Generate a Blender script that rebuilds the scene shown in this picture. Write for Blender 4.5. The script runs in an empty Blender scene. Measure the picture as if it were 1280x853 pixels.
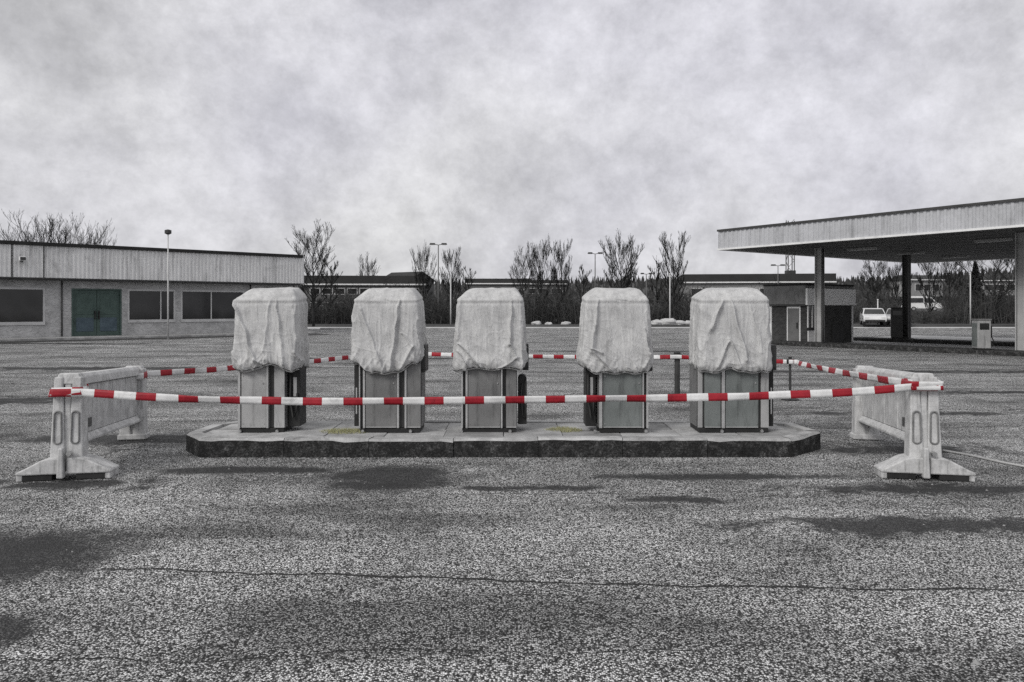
import bpy, math, random
from mathutils import Vector, Matrix, noise
R = math.radians
PI = math.pi
scene = bpy.context.scene
COL = scene.collection

# ------------------------------------------------------------------ camera
cam_data = bpy.data.cameras.new('camera')
cam = bpy.data.objects.new('camera', cam_data)
COL.objects.link(cam)
cam.location = (0, 0, 1.6)
cam.rotation_euler = (R(90), 0, 0)
cam_data.sensor_width = 36
cam_data.lens = 26.72
cam_data.shift_y = -0.0324
cam_data.clip_start = 0.05
cam_data.clip_end = 3000
scene.camera = cam

# ------------------------------------------------------------------ sky and sun
SUN_TO = Vector((-0.54, -0.58, 0.61)).normalized()      # direction towards the sun
world = bpy.data.worlds.new('World')
scene.world = world
world.use_nodes = True
wn, wl = world.node_tree.nodes, world.node_tree.links
wn.clear()
wout = wn.new('ShaderNodeOutputWorld')
wbg = wn.new('ShaderNodeBackground')
sky = wn.new('ShaderNodeTexSky')
sky.sky_type = 'NISHITA'
sky.sun_disc = False
sky.sun_elevation = math.asin(SUN_TO.z)
sky.sun_rotation = math.atan2(SUN_TO.x, SUN_TO.y)
sky.dust_density = 4
wtc = wn.new('ShaderNodeTexCoord')
wmap = wn.new('ShaderNodeMapping')
wmap.inputs['Scale'].default_value = (1, 1, 1.15)
wl.new(wtc.outputs['Generated'], wmap.inputs['Vector'])
def wnoise(scale, detail, rough, dist=0.0):
    n = wn.new('ShaderNodeTexNoise')
    n.inputs['Scale'].default_value = scale
    n.inputs['Detail'].default_value = detail
    n.inputs['Roughness'].default_value = rough
    n.inputs['Distortion'].default_value = dist
    wl.new(wmap.outputs['Vector'], n.inputs['Vector'])
    return n
def wramp(src, stops):
    r = wn.new('ShaderNodeValToRGB')
    while len(r.color_ramp.elements) < len(stops):
        r.color_ramp.elements.new(0.5)
    for e, (p, c) in zip(r.color_ramp.elements, stops):
        e.position = p
        e.color = (*c, 1)
    wl.new(src, r.inputs['Fac'])
    return r
def wmix(kind, fac, a, b):
    m = wn.new('ShaderNodeMix')
    m.data_type = 'RGBA'
    m.blend_type = kind
    for sock, v in ((m.inputs[0], fac), (m.inputs[6], a), (m.inputs[7], b)):
        if hasattr(v, 'links'):
            wl.new(v, sock)
        else:
            sock.default_value = v
    return m.outputs[2]
clouds = wramp(wnoise(4.2, 10, 0.62, 0.25).outputs['Fac'],
               [(0.32, (4.5, 4.5, 4.55)), (0.47, (5.6, 5.6, 5.6)), (0.51, (6.0, 6.0, 5.98)), (0.6, (6.4, 6.4, 6.35)), (0.72, (7.3, 7.3, 7.25))])
fine = wramp(wnoise(24, 8, 0.7).outputs['Fac'], [(0.34, (0.87, 0.87, 0.87)), (0.66, (1.10, 1.10, 1.10))])
tint = wramp(wnoise(1.3, 2, 0.5).outputs['Fac'], [(0.42, (1, 1, 1)), (0.66, (0.96, 0.955, 1.03))])
c = wmix('MULTIPLY', 1.0, clouds.outputs['Color'], fine.outputs['Color'])
c = wmix('MULTIPLY', 1.0, c, tint.outputs['Color'])
broad = wramp(wnoise(1.7, 4, 0.55, 0.4).outputs['Fac'], [(0.36, (0.98, 0.98, 0.985)), (0.62, (1.08, 1.08, 1.08))])
c = wmix('MULTIPLY', 1.0, c, broad.outputs['Color'])
c = wmix('MIX', 0.015, c, sky.outputs['Color'])
wl.new(c, wbg.inputs['Color'])
wbg.inputs['Strength'].default_value = 0.093
wl.new(wbg.outputs['Background'], wout.inputs['Surface'])

sun_data = bpy.data.lights.new('sun', 'SUN')
sun = bpy.data.objects.new('sun', sun_data)
COL.objects.link(sun)
sun_data.energy = 1.5
sun_data.angle = R(22)
sun_data.color = (1, 0.98, 0.95)
sun.rotation_euler = SUN_TO.to_track_quat('Z', 'Y').to_euler()
sun.location = (-20, -10, 30)

scene.view_settings.view_transform = 'Standard'
scene.view_settings.look = 'None'
scene.view_settings.exposure = 0.3
scene.view_settings.gamma = 1.0
scene.view_settings.use_curve_mapping = False
scene.cycles.use_denoising = False
scene.cycles.max_bounces = 5
scene.cycles.diffuse_bounces = 2
scene.cycles.glossy_bounces = 2

# ------------------------------------------------------------------ materials
class NT:
    """small wrapper for building a node tree"""
    def __init__(self, name, rough=0.8, spec=0.3, metal=0.0):
        self.m = bpy.data.materials.new(name)
        self.m.use_nodes = True
        self.n = self.m.node_tree.nodes
        self.l = self.m.node_tree.links
        self.b = self.n['Principled BSDF']
        self.b.inputs['Roughness'].default_value = rough
        self.b.inputs['Specular IOR Level'].default_value = spec
        self.b.inputs['Metallic'].default_value = metal
        self.tc = self.n.new('ShaderNodeTexCoord')
    def put(self, sock, v):
        if hasattr(v, 'links'):
            self.l.new(v, sock)
        else:
            if isinstance(v, tuple) and len(v) == 3 and sock.type == 'RGBA':
                v = (*v, 1)
            sock.default_value = v
    def coord(self, kind='Object', scale=(1, 1, 1), loc=(0, 0, 0)):
        mp = self.n.new('ShaderNodeMapping')
        mp.inputs['Scale'].default_value = scale
        mp.inputs['Location'].default_value = loc
        self.l.new(self.tc.outputs[kind], mp.inputs['Vector'])
        return mp.outputs['Vector']
    def noise(self, vec, scale, detail=4, rough=0.55, dist=0.0):
        n = self.n.new('ShaderNodeTexNoise')
        self.put(n.inputs['Vector'], vec)
        n.inputs['Scale'].default_value = scale
        n.inputs['Detail'].default_value = detail
        n.inputs['Roughness'].default_value = rough
        n.inputs['Distortion'].default_value = dist
        return n.outputs['Fac']
    def voronoi(self, vec, scale, feature='F1', out='Distance'):
        n = self.n.new('ShaderNodeTexVoronoi')
        n.feature = feature
        self.put(n.inputs['Vector'], vec)
        n.inputs['Scale'].default_value = scale
        return n.outputs[out]
    def math(self, op, a, b=0.0, c=None, clamp=False):
        n = self.n.new('ShaderNodeMath')
        n.operation = op
        n.use_clamp = clamp
        self.put(n.inputs[0], a)
        self.put(n.inputs[1], b)
        if c is not None:
            self.put(n.inputs[2], c)
        return n.outputs[0]
    def sep(self, vec):
        n = self.n.new('ShaderNodeSeparateXYZ')
        self.put(n.inputs[0], vec)
        return n.outputs
    def ramp(self, fac, stops):
        r = self.n.new('ShaderNodeValToRGB')
        while len(r.color_ramp.elements) < len(stops):
            r.color_ramp.elements.new(0.5)
        for e, (p, c) in zip(r.color_ramp.elements, stops):
            e.position = p
            e.color = (c, c, c, 1) if not isinstance(c, tuple) else (*c, 1)
        self.put(r.inputs['Fac'], fac)
        return r.outputs['Color']
    def maprange(self, v, a, b, c=0.0, d=1.0):
        n = self.n.new('ShaderNodeMapRange')
        n.interpolation_type = 'SMOOTHSTEP'
        self.put(n.inputs[0], v)
        for i, x in enumerate((a, b, c, d)):
            n.inputs[i + 1].default_value = x
        return n.outputs[0]
    def mix(self, fac, a, b, kind='MIX'):
        m = self.n.new('ShaderNodeMix')
        m.data_type = 'RGBA'
        m.blend_type = kind
        self.put(m.inputs[0], fac)
        self.put(m.inputs[6], a)
        self.put(m.inputs[7], b)
        return m.outputs[2]
    def color(self, v):
        self.put(self.b.inputs['Base Color'], v)
    def rough(self, v):
        self.put(self.b.inputs['Roughness'], v)
    def bump(self, h, strength=0.3, dist=0.01):
        n = self.n.new('ShaderNodeBump')
        n.inputs['Strength'].default_value = strength
        n.inputs['Distance'].default_value = dist
        self.put(n.inputs['Height'], h)
        self.l.new(n.outputs['Normal'], self.b.inputs['Normal'])

def g(v, t=(1, 1, 1)):
    return (v * t[0], v * t[1], v * t[2])

def mottled(name, lo, hi, scale=3.0, rough=0.8, spec=0.3, metal=0.0, bump=0.0, fine=40.0, stain=0.35, per_object=0.0, streak=0.0):
    """worn surface: large mottling, fine grain and blotchy stains"""
    t = NT(name, rough, spec, metal)
    v = t.coord('Object')
    if per_object:
        oi = t.n.new('ShaderNodeObjectInfo')
        add = t.n.new('ShaderNodeVectorMath')
        add.operation = 'MULTIPLY_ADD'
        cmb = t.n.new('ShaderNodeCombineXYZ')
        for i in range(3):
            t.l.new(oi.outputs['Random'], cmb.inputs[i])
        t.l.new(cmb.outputs[0], add.inputs[0])
        add.inputs[1].default_value = (17, 23, 31)
        t.l.new(v, add.inputs[2])
        v = add.outputs[0]
    big = t.noise(v, scale, 5, 0.6)
    sm = t.noise(v, fine, 3, 0.7)
    f = t.math('MULTIPLY_ADD', sm, 0.35, t.math('MULTIPLY', big, 0.75))
    lo3 = lo if isinstance(lo, tuple) else g(lo)
    hi3 = hi if isinstance(hi, tuple) else g(hi)
    col = t.ramp(f, [(0.33, lo3), (0.72, hi3)])
    if stain:
        s = t.noise(v, scale * 0.6, 6, 0.7, 0.8)
        k = t.maprange(s, 0.55, 0.75, 1.0, 1.0 - stain)
        col = t.mix(1.0, col, t.ramp(k, [(0, 0.0), (1, 1.0)]), 'MULTIPLY')
    if streak:
        sk = t.noise(t.coord('Object', (1.0, 1.0, 0.12)), scale * 4.5, 5, 0.7)
        col = t.mix(1.0, col, t.ramp(t.maprange(sk, 0.50, 0.68, 1.0, 1.0 - streak), [(0, 0.0), (1, 1.0)]), 'MULTIPLY')
    if per_object:
        pv = t.math('MULTIPLY_ADD', oi.outputs['Random'], per_object, 1.0 - per_object / 2)
        cc = t.n.new('ShaderNodeCombineXYZ')
        for i in range(3):
            t.l.new(pv, cc.inputs[i])
        col = t.mix(1.0, col, cc.outputs[0], 'MULTIPLY')
    t.color(col)
    if bump:
        t.bump(f, bump, 0.02)
    return t.m

M = {}
# -- asphalt: coarse aggregate, tar stains, damp patches, long cracks
def asphalt():
    t = NT('asphalt', 0.85, 0.35)
    v = t.coord('Object')
    x, y, z = t.sep(v)
    grit = t.voronoi(v, 108)
    gcol = t.voronoi(v, 108, out='Color')
    gv = t.sep(gcol)[0]
    grit2 = t.noise(v, 150, 2, 0.7)
    mid = t.noise(v, 9, 6, 0.7)
    big = t.noise(v, 0.55, 6, 0.62, 0.6)
    streak = t.noise(t.coord('Object', (0.35, 1.6, 1)), 0.9, 5, 0.6, 0.4)
    base = t.ramp(t.math('MULTIPLY_ADD', gv, 0.62, t.math('MULTIPLY', grit2, 0.45)),
                  [(0.18, 0.012), (0.42, 0.09), (0.56, 0.42), (0.76, 0.92)])
    gap = t.maprange(grit, 0.40, 0.68, 1.0, 0.15)
    base = t.mix(1.0, base, t.ramp(gap, [(0, 0.0), (1, 1.0)]), 'MULTIPLY')
    base = t.mix(0.75, base, t.ramp(mid, [(0.3, 0.66), (0.7, 1.3)]), 'MULTIPLY')
    base = t.mix(0.85, base, t.ramp(big, [(0.3, 0.5), (0.5, 1.0), (0.72, 1.4)]), 'MULTIPLY')
    base = t.mix(0.85, base, t.ramp(streak, [(0.36, 0.42), (0.48, 0.95), (0.66, 1.3)]), 'MULTIPLY')
    # damp / oily patches with ragged edges
    warp = t.math('MULTIPLY', t.math('SUBTRACT', t.noise(v, 1.5, 6, 0.72, 1.2), 0.47), 3.4)
    damp = None
    for cx, cy, rx, ry in ((-1.15, 7.15, 0.85, 0.72), (-2.6, 7.5, 1.2, 0.22), (0.25, 6.75, 0.9, 0.12), (2.0, 7.2, 1.5, 0.16),
                           (3.4, 6.7, 1.0, 0.22), (-3.3, 4.9, 0.85, 0.75), (4.5, 8.6, 1.3, 0.5), (-4.9, 9.3, 1.6, 0.5),
                           (-4.0, 6.9, 0.8, 0.3), (4.0, 6.7, 0.9, 0.3), (3.0, 5.6, 1.6, 0.25), (1.3, 6.35, 0.5, 0.14),
                           (-9.5, 13.0, 3.5, 0.6), (-11, 20, 5, 0.7), (9.2, 14.4, 2.6, 0.35), (10, 19, 5, 0.5), (6.0, 11.5, 2.0, 0.3),
                           (-22, 34, 7, 0.9), (-4, 24, 6, 0.5), (5, 28, 5, 0.6), (-3.0, 3.7, 0.8, 0.3), (2.9, 3.5, 0.8, 0.2)):
        dx = t.math('DIVIDE', t.math('SUBTRACT', x, cx), rx)
        dy = t.math('DIVIDE', t.math('SUBTRACT', y, cy), ry)
        d = t.math('SQRT', t.math('ADD', t.math('MULTIPLY', dx, dx), t.math('MULTIPLY', dy, dy)))
        mk = t.maprange(t.math('ADD', d, t.math('MULTIPLY', warp, 0.55 if (cx, cy) in ((-1.15, 7.15), (-3.3, 4.9), (-2.6, 7.5), (2.0, 7.2)) else 1.0)), 0.5, 1.2, 1.0, 0.0)
        damp = mk if damp is None else t.math('MAXIMUM', damp, mk)
    base = t.mix(t.math('MULTIPLY', damp, 0.9), base, (0.02, 0.02, 0.021))
    # long cracks running across the yard
    cr = None
    for k, (y0, slope, amp, w, x0, x1) in enumerate(((4.47, -0.07, 0.20, 0.017, -2.6, 6.0), (10.9, 0.05, 0.5, 0.02, -12, -2.6), (12.2, -0.04, 0.7, 0.03, 2.8, 14),
                                                     (17.0, 0.08, 1.0, 0.035, -16, 10), (6.55, 0.03, 0.3, 0.008, -0.5, 5.0), (23.5, -0.05, 1.4, 0.06, -20, 12),
                                                     (3.55, 0.05, 0.25, 0.006, -3, 1), (9.6, 0.10, 0.4, 0.018, 3.9, 12), (8.3, -0.06, 0.5, 0.014, -12, -3.9), (14.0, 0.03, 0.9, 0.03, -14, 14))):
        nz = t.noise(t.coord('Object', (1, 0.02, 1), (k * 7.3, 0, 0)), 0.55, 6, 0.62)
        f = t.math('MULTIPLY_ADD', nz, amp * 2.2, t.math('MULTIPLY_ADD', x, slope, y0 - amp * 1.1))
        d = t.math('ABSOLUTE', t.math('SUBTRACT', y, f))
        wv = t.math('MULTIPLY_ADD', t.noise(v, 5, 3), w * 2.2, -w * 0.35)
        ed = t.math('MULTIPLY', t.maprange(x, x0 - 0.3, x0 + 0.3), t.maprange(x, x1 - 0.3, x1 + 0.3, 1.0, 0.0))
        mk = t.math('MULTIPLY', t.math('LESS_THAN', d, wv), ed)
        cr = mk if cr is None else t.math('MAXIMUM', cr, mk)
    # fine crazing
    wv_ = t.n.new('ShaderNodeTexNoise')
    t.put(wv_.inputs['Vector'], v)
    wv_.inputs['Scale'].default_value = 1.4
    wv_.inputs['Detail'].default_value = 5
    wa = t.n.new('ShaderNodeVectorMath')
    wa.operation = 'MULTIPLY_ADD'
    t.l.new(wv_.outputs['Color'], wa.inputs[0])
    wa.inputs[1].default_value = (1.1, 1.1, 0)
    t.l.new(t.coord('Object', (0.45, 0.8, 1)), wa.inputs[2])
    cz = t.voronoi(wa.outputs[0], 0.9, 'DISTANCE_TO_EDGE')
    czm = t.math('MULTIPLY', t.math('LESS_THAN', cz, t.math('MULTIPLY', t.noise(v, 3, 4), 0.007)),
                 t.maprange(t.noise(v, 0.35, 3), 0.44, 0.54))
    cr = t.math('MAXIMUM', cr, t.math('MULTIPLY', czm, 0.7))
    base = t.mix(t.math('MULTIPLY', cr, 0.92), base, (0.012, 0.012, 0.012))
    t.color(base)
    t.rough(t.math('MULTIPLY_ADD', damp, -0.08, 0.88))
    h = t.math('MULTIPLY_ADD', grit, -0.9, t.math('MULTIPLY_ADD', mid, 0.6, t.math('MULTIPLY', cr, -2.5)))
    t.bump(h, 0.85, 0.012)
    return t.m
M['asphalt'] = asphalt()
M['concrete'] = mottled('worn_concrete', 0.15, 0.42, 2.2, 0.88, bump=0.5, fine=70, stain=0.5)
M['slab'] = mottled('paving_slab', 0.16, 0.48, 3.5, 0.9, bump=0.6, fine=60, stain=0.55, per_object=0.35)
M['kerb_top'] = mottled('kerb_top_concrete', 0.20, 0.52, 4, 0.88, bump=0.6, fine=55, stain=0.5, per_object=0.2)
M['kerb_face'] = mottled('kerb_face_shaded', 0.006, 0.06, 6, 0.85, bump=0.8, fine=35, stain=0.4)  # near-black colour stands in for shade on the upright side
def kerb_face():  # shade of the upright faces put into the colour, with pale chips
    t = NT('kerb_shade_chipped', 0.85, 0.3)
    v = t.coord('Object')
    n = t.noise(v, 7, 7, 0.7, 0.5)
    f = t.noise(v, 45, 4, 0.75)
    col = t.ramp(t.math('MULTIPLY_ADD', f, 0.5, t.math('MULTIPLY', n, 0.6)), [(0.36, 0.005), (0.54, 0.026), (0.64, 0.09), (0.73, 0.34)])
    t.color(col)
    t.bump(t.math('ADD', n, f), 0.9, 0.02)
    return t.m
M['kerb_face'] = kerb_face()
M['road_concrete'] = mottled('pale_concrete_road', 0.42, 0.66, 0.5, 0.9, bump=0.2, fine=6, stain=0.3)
M['gutter_dark'] = mottled('dark_gutter_ground', 0.02, 0.06, 6, 0.95)

def canvas(name, seed):
    t = NT(name, 0.85, 0.2)
    v = t.coord('Object', (1, 1, 1), (seed * 3.1, seed * 1.7, seed))
    weave = t.noise(t.coord('Object', (1, 1, 1)), 260, 2, 0.8)
    blot = t.noise(v, 5, 7, 0.68, 0.6)
    spots = t.voronoi(v, 26)
    sp = t.maprange(spots, 0.05, 0.13, 0.45, 1.0)
    keep = t.maprange(t.noise(v, 9, 3), 0.52, 0.6, 1.0, 0.0)
    sp = t.math('MAXIMUM', sp, keep)
    runs = t.noise(t.coord('Object', (7, 7, 0.8), (seed, 0, 0)), 2.2, 5, 0.65)
    col = t.ramp(blot, [(0.28, g(0.40)), (0.5, g(0.54)), (0.75, g(0.64, (1, 1, 0.99)))])
    col = t.mix(0.7, col, t.ramp(weave, [(0.28, 0.68), (0.72, 1.25)]), 'MULTIPLY')
    col = t.mix(0.6, col, t.ramp(runs, [(0.34, 0.72), (0.62, 1.08)]), 'MULTIPLY')
    col = t.mix(1.0, col, t.ramp(sp, [(0, 0.0), (1, 1.0)]), 'MULTIPLY')
    t.color(col)
    cre = t.math('ABSOLUTE', t.math('SUBTRACT', t.noise(t.coord('Object', (9, 9, 2.2), (seed, 0, 0)), 1.6, 4, 0.6, 0.8), 0.5))
    h = t.math('MULTIPLY_ADD', weave, 0.12, t.maprange(cre, 0.0, 0.05, 0.6, 0.0))
    t.bump(h, 0.5, 0.008)
    return t.m
M['panel'] = mottled('grey_sheet_steel', 0.12, 0.22, 3, 0.55, 0.4, fine=90, stain=0.45, bump=0.05, streak=0.4)
M['panel_light'] = mottled('pale_sheet_steel', 0.26, 0.44, 3, 0.55, 0.4, fine=90, stain=0.45, bump=0.05, streak=0.35)
M['panel_teal'] = mottled('greenish_sheet_steel', (0.12, 0.133, 0.13), (0.205, 0.22, 0.217), 3, 0.55, 0.4, fine=90, stain=0.45, bump=0.05, streak=0.4)
M['trim'] = mottled('aluminium_trim', 0.38, 0.62, 5, 0.38, 0.5, 0.55, fine=80, stain=0.3)
M['black'] = mottled('black_rubber', 0.008, 0.03, 5, 0.6, 0.35, fine=60, stain=0.3)
M['dark_metal'] = mottled('dark_painted_steel', 0.02, 0.06, 4, 0.5, 0.4, fine=60)
M['chrome'] = mottled('dull_bolt_steel', 0.35, 0.6, 8, 0.35, 0.5, 0.8)
M['barrier'] = mottled('white_barrier_plastic', 0.34, 0.64, 7, 0.6, 0.35, fine=60, stain=0.45, streak=0.35, bump=0.12)
M['barrier_dark'] = mottled('dark_barrier_slot', 0.10, 0.26, 5, 0.7, 0.3, stain=0.4)  # darker tone for the slot outlines on the end pillars
M['plate'] = mottled('barrier_plate', 0.04, 0.10, 12, 0.5, 0.4)
M['tape_red'] = mottled('red_tape_film', (0.23, 0.010, 0.02), (0.38, 0.02, 0.032), 9, 0.5, 0.3, fine=30, stain=0.4)
M['tape_white'] = mottled('white_tape_film', 0.60, 0.80, 9, 0.5, 0.3, fine=30, stain=0.4)
M['clad'] = mottled('profiled_cladding', 0.60, 0.80, 0.7, 0.6, 0.3, fine=9, stain=0.3, streak=0.3)
M['clad_canopy'] = mottled('canopy_cladding', (0.36, 0.365, 0.375), (0.54, 0.545, 0.57), 0.5, 0.55, 0.3, fine=8, stain=0.3, streak=0.3)
M['roof_edge'] = mottled('roof_edge_felt', 0.012, 0.03, 2, 0.8)
M['trim_dark'] = mottled('dark_edge_flashing', 0.035, 0.06, 2, 0.5)
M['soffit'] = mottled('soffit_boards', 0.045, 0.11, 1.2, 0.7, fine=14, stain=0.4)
M['column'] = mottled('steel_column_paint', 0.28, 0.46, 1.5, 0.6, fine=20, stain=0.45)
M['column_dark'] = mottled('dark_column_paint', 0.05, 0.10, 1.5, 0.6, fine=20, stain=0.4)
def brick(name, c1, c2, mortar, bscale=4.0):
    t = NT(name, 0.9, 0.2)
    v = t.coord('UV')
    b = t.n.new('ShaderNodeTexBrick')
    t.put(b.inputs['Vector'], v)
    b.inputs['Scale'].default_value = bscale
    b.inputs['Color1'].default_value = (*g(c1), 1)
    b.inputs['Color2'].default_value = (*g(c2), 1)
    b.inputs['Mortar'].default_value = (*g(mortar), 1)
    b.inputs['Mortar Size'].default_value = 0.02
    n = t.noise(t.coord('Object'), 1.2, 6, 0.65)
    t.color(t.mix(0.8, b.outputs['Color'], t.ramp(n, [(0.3, 0.65), (0.7, 1.2)]), 'MULTIPLY'))
    t.bump(b.outputs['Fac'], -0.3, 0.01)
    return t.m
M['brick'] = brick('grey_brick_wall', 0.34, 0.50, 0.56)
M['brick_dark'] = brick('dark_brick_wall', 0.035, 0.07, 0.09)
M['window_frame'] = mottled('pale_window_frame', 0.42, 0.6, 2, 0.5)
def glass():
    t = NT('dark_window_glass', 0.08, 0.5)
    t.color(t.ramp(t.noise(t.coord('Object'), 0.8, 4), [(0.35, 0.006), (0.7, 0.03)]))
    t.bump(t.noise(t.coord('Object'), 0.6, 2), 0.02, 0.05)
    return t.m
M['glass'] = glass()
M['door_green'] = mottled('green_door_paint', (0.045, 0.072, 0.064), (0.085, 0.125, 0.112), 2.5, 0.55, fine=30, stain=0.4)
M['door_patch'] = mottled('blue_grey_kick_plate', (0.05, 0.075, 0.095), (0.09, 0.125, 0.15), 3, 0.55)
M['door_grey'] = mottled('grey_door', 0.10, 0.18, 3, 0.6)
M['white_paint'] = mottled('white_painted_board', 0.66, 0.82, 1.5, 0.6, fine=16, stain=0.35)
M['white_gloss'] = mottled('fresh_white_board', 0.82, 0.9, 1.5, 0.5, fine=16, stain=0.1)
M['bark'] = mottled('bare_bark', 0.016, 0.05, 3, 0.95, 0.1, stain=0.2)
M['twig'] = mottled('bare_twigs', 0.012, 0.034, 2, 0.95, 0.1, stain=0.0)
M['scrub'] = mottled('scrub_stems', 0.018, 0.085, 0.6, 0.95, 0.1, fine=5, stain=0.3)
M['conifer'] = mottled('conifer_needles', 0.012, 0.035, 2, 0.95, 0.1)
M['hill'] = mottled('wooded_hillside', 0.035, 0.12, 0.06, 0.95, 0.1, fine=0.8, stain=0.4)
M['far_wall'] = mottled('far_rendered_wall', 0.20, 0.32, 0.4, 0.85)
M['far_wall_dark'] = mottled('far_dark_wall', 0.09, 0.16, 0.4, 0.85)
M['far_roof'] = mottled('far_dark_roof', 0.025, 0.05, 0.3, 0.8)
M['galv'] = mottled('galvanised_pole', 0.10, 0.17, 2, 0.6)
M['pole_white'] = mottled('white_pole', 0.42, 0.6, 2, 0.55)
M['car_white'] = mottled('white_car_paint', 0.6, 0.72, 2, 0.25, 0.5, stain=0.1)
M['car_grey'] = mottled('silver_car_paint', 0.3, 0.4, 2, 0.25, 0.5, stain=0.1)
M['car_dark'] = mottled('dark_car_paint', 0.03, 0.05, 2, 0.25, 0.5, stain=0.1)
M['lamp_lens'] = mottled('clear_lamp_lens', 0.5, 0.7, 8, 0.2, 0.5)
M['grass'] = mottled('pale_yellow_grass', (0.20, 0.20, 0.10), (0.38, 0.37, 0.21), 8, 0.9, 0.2, stain=0.3)
M['cable'] = mottled('pale_hose', 0.32, 0.5, 6, 0.6)

# ------------------------------------------------------------------ mesh helpers
class MB:
    def __init__(self):
        self.v, self.f, self.mi, self.uv = [], [], [], {}
    def add(self, verts, faces, m=0):
        o = len(self.v)
        self.v += [tuple(p) for p in verts]
        self.f += [tuple(i + o for i in fc) for fc in faces]
        self.mi += [m] * len(faces)
    def box(self, x0, x1, y0, y1, z0, z1, m=0, top=None):
        """axis box; top=(dx,dy) shrinks the top on each side"""
        dx, dy = top or (0, 0)
        vs = [(x0, y0, z0), (x1, y0, z0), (x1, y1, z0), (x0, y1, z0),
              (x0 + dx, y0 + dy, z1), (x1 - dx, y0 + dy, z1), (x1 - dx, y1 - dy, z1), (x0 + dx, y1 - dy, z1)]
        self.add(vs, [(3, 2, 1, 0), (4, 5, 6, 7), (0, 1, 5, 4), (1, 2, 6, 5), (2, 3, 7, 6), (3, 0, 4, 7)], m)
        return self
    def prism(self, poly, axis, a0, a1, m=0):
        """extrude a 2-D polygon along axis ('x','y' or 'z') from a0 to a1"""
        def mk(p, a):
            return {'x': (a, p[0], p[1]), 'y': (p[0], a, p[1]), 'z': (p[0], p[1], a)}[axis]
        n = len(poly)
        vs = [mk(p, a0) for p in poly] + [mk(p, a1) for p in poly]
        fs = [tuple(range(n))[::-1], tuple(range(n, 2 * n))]
        fs += [(i, (i + 1) % n, n + (i + 1) % n, n + i) for i in range(n)]
        self.add(vs, fs, m)
        return self
    def tube(self, pts, rad, n=8, m=0, cap=True):
        pts = [Vector(p) for p in pts]
        if not hasattr(rad, '__len__'):
            rad = [rad] * len(pts)
        o = len(self.v)
        prev = None
        for i, p in enumerate(pts):
            d = (pts[min(i + 1, len(pts) - 1)] - pts[max(i - 1, 0)])
            d = d.normalized() if d.length > 1e-9 else Vector((0, 0, 1))
            if prev is None:
                a = d.orthogonal().normalized()
            else:
                a = prev - d * prev.dot(d)
                a = a.normalized() if a.length > 1e-6 else d.orthogonal().normalized()
            prev = a
            b = d.cross(a)
            for k in range(n):
                q = p + (a * math.cos(2 * PI * k / n) + b * math.sin(2 * PI * k / n)) * rad[i]
                self.v.append(tuple(q))
        for i in range(len(pts) - 1):
            for k in range(n):
                k2 = (k + 1) % n
                self.f.append((o + i * n + k, o + i * n + k2, o + (i + 1) * n + k2, o + (i + 1) * n + k))
                self.mi.append(m)
        if cap:
            self.f.append(tuple(o + k for k in range(n))[::-1]); self.mi.append(m)
            e = o + (len(pts) - 1) * n
            self.f.append(tuple(e + k for k in range(n))); self.mi.append(m)
        return self
    def build(self, name, mats, parent=None, bevel=0.0, seg=2, smooth=False, loc=None):
        me = bpy.data.meshes.new(name)
        me.from_pydata(self.v, [], self.f)
        mats = mats if isinstance(mats, (list, tuple)) else [mats]
        for mt in mats:
            me.materials.append(mt)
        if len(mats) > 1:
            me.polygons.foreach_set('material_index', self.mi)
        if smooth:
            me.polygons.foreach_set('use_smooth', [True] * len(me.polygons))
        me.update()
        o = bpy.data.objects.new(name, me)
        COL.objects.link(o)
        if parent is not None:
            o.parent = parent
        if loc is not None:
            o.location = loc
        if bevel:
            md = o.modifiers.new('bevel', 'BEVEL')
            md.width = bevel
            md.segments = seg
            md.limit_method = 'ANGLE'
            md.angle_limit = R(35)
        return o

def wall_uv(o):
    """planar wall coordinates in metres for the brick material"""
    me = o.data
    uv = me.uv_layers.new(name='UVMap')
    for p in me.polygons:
        n = p.normal
        for li in p.loop_indices:
            c = me.vertices[me.loops[li].vertex_index].co
            u = c.x if abs(n.y) > abs(n.x) else c.y
            uv.data[li].uv = (u, c.z)
    return o

def tag(o, label=None, cat=None, group=None, kind=None):
    if label: o['label'] = label
    if cat: o['category'] = cat
    if group: o['group'] = group
    if kind: o['kind'] = kind
    return o
def empty(name, loc, rz=0.0):
    o = bpy.data.objects.new(name, None)
    COL.objects.link(o)
    o.empty_display_size = 0.2
    o.location = loc
    o.rotation_euler = (0, 0, rz)
    return o
def bx(name, mat, parent, x0, x1, y0, y1, z0, z1, bevel=0.0, top=None, label=None):
    o = MB().box(x0, x1, y0, y1, z0, z1, 0, top).build(name, mat, parent, bevel)
    if label: o['label'] = label
    return o
def copy_tree(o, parent=None):
    c = o.copy()
    COL.objects.link(c)
    c.parent = parent
    for ch in list(o.children):
        copy_tree(ch, c)
    return c

# ------------------------------------------------------------------ the ground
def ground():
    # one sheet out to the horizon, gently uneven close by, densely cut near the camera
    xs = [-1500, -600, -250, -120, -70] + [-50 + 2.5 * i for i in range(41)] + [70, 120, 250, 600, 1500]
    ys = [-30, -10, 0] + [1 + 0.75 * i for i in range(40)] + [33 + 3 * i for i in range(12)] + [80, 120, 200, 400, 900, 2000]
    m = MB()
    for y in ys:
        for x in xs:
            m.v.append((x, y, 0.0))
    nx = len(xs)
    for j in range(len(ys) - 1):
        for i in range(nx - 1):
            a = j * nx + i
            m.f.append((a, a + 1, a + nx + 1, a + nx)); m.mi.append(0)
    return tag(m.build('asphalt_ground', M['asphalt']), 'worn cracked asphalt yard with damp dark patches', 'ground', kind='structure')
ground()

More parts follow.
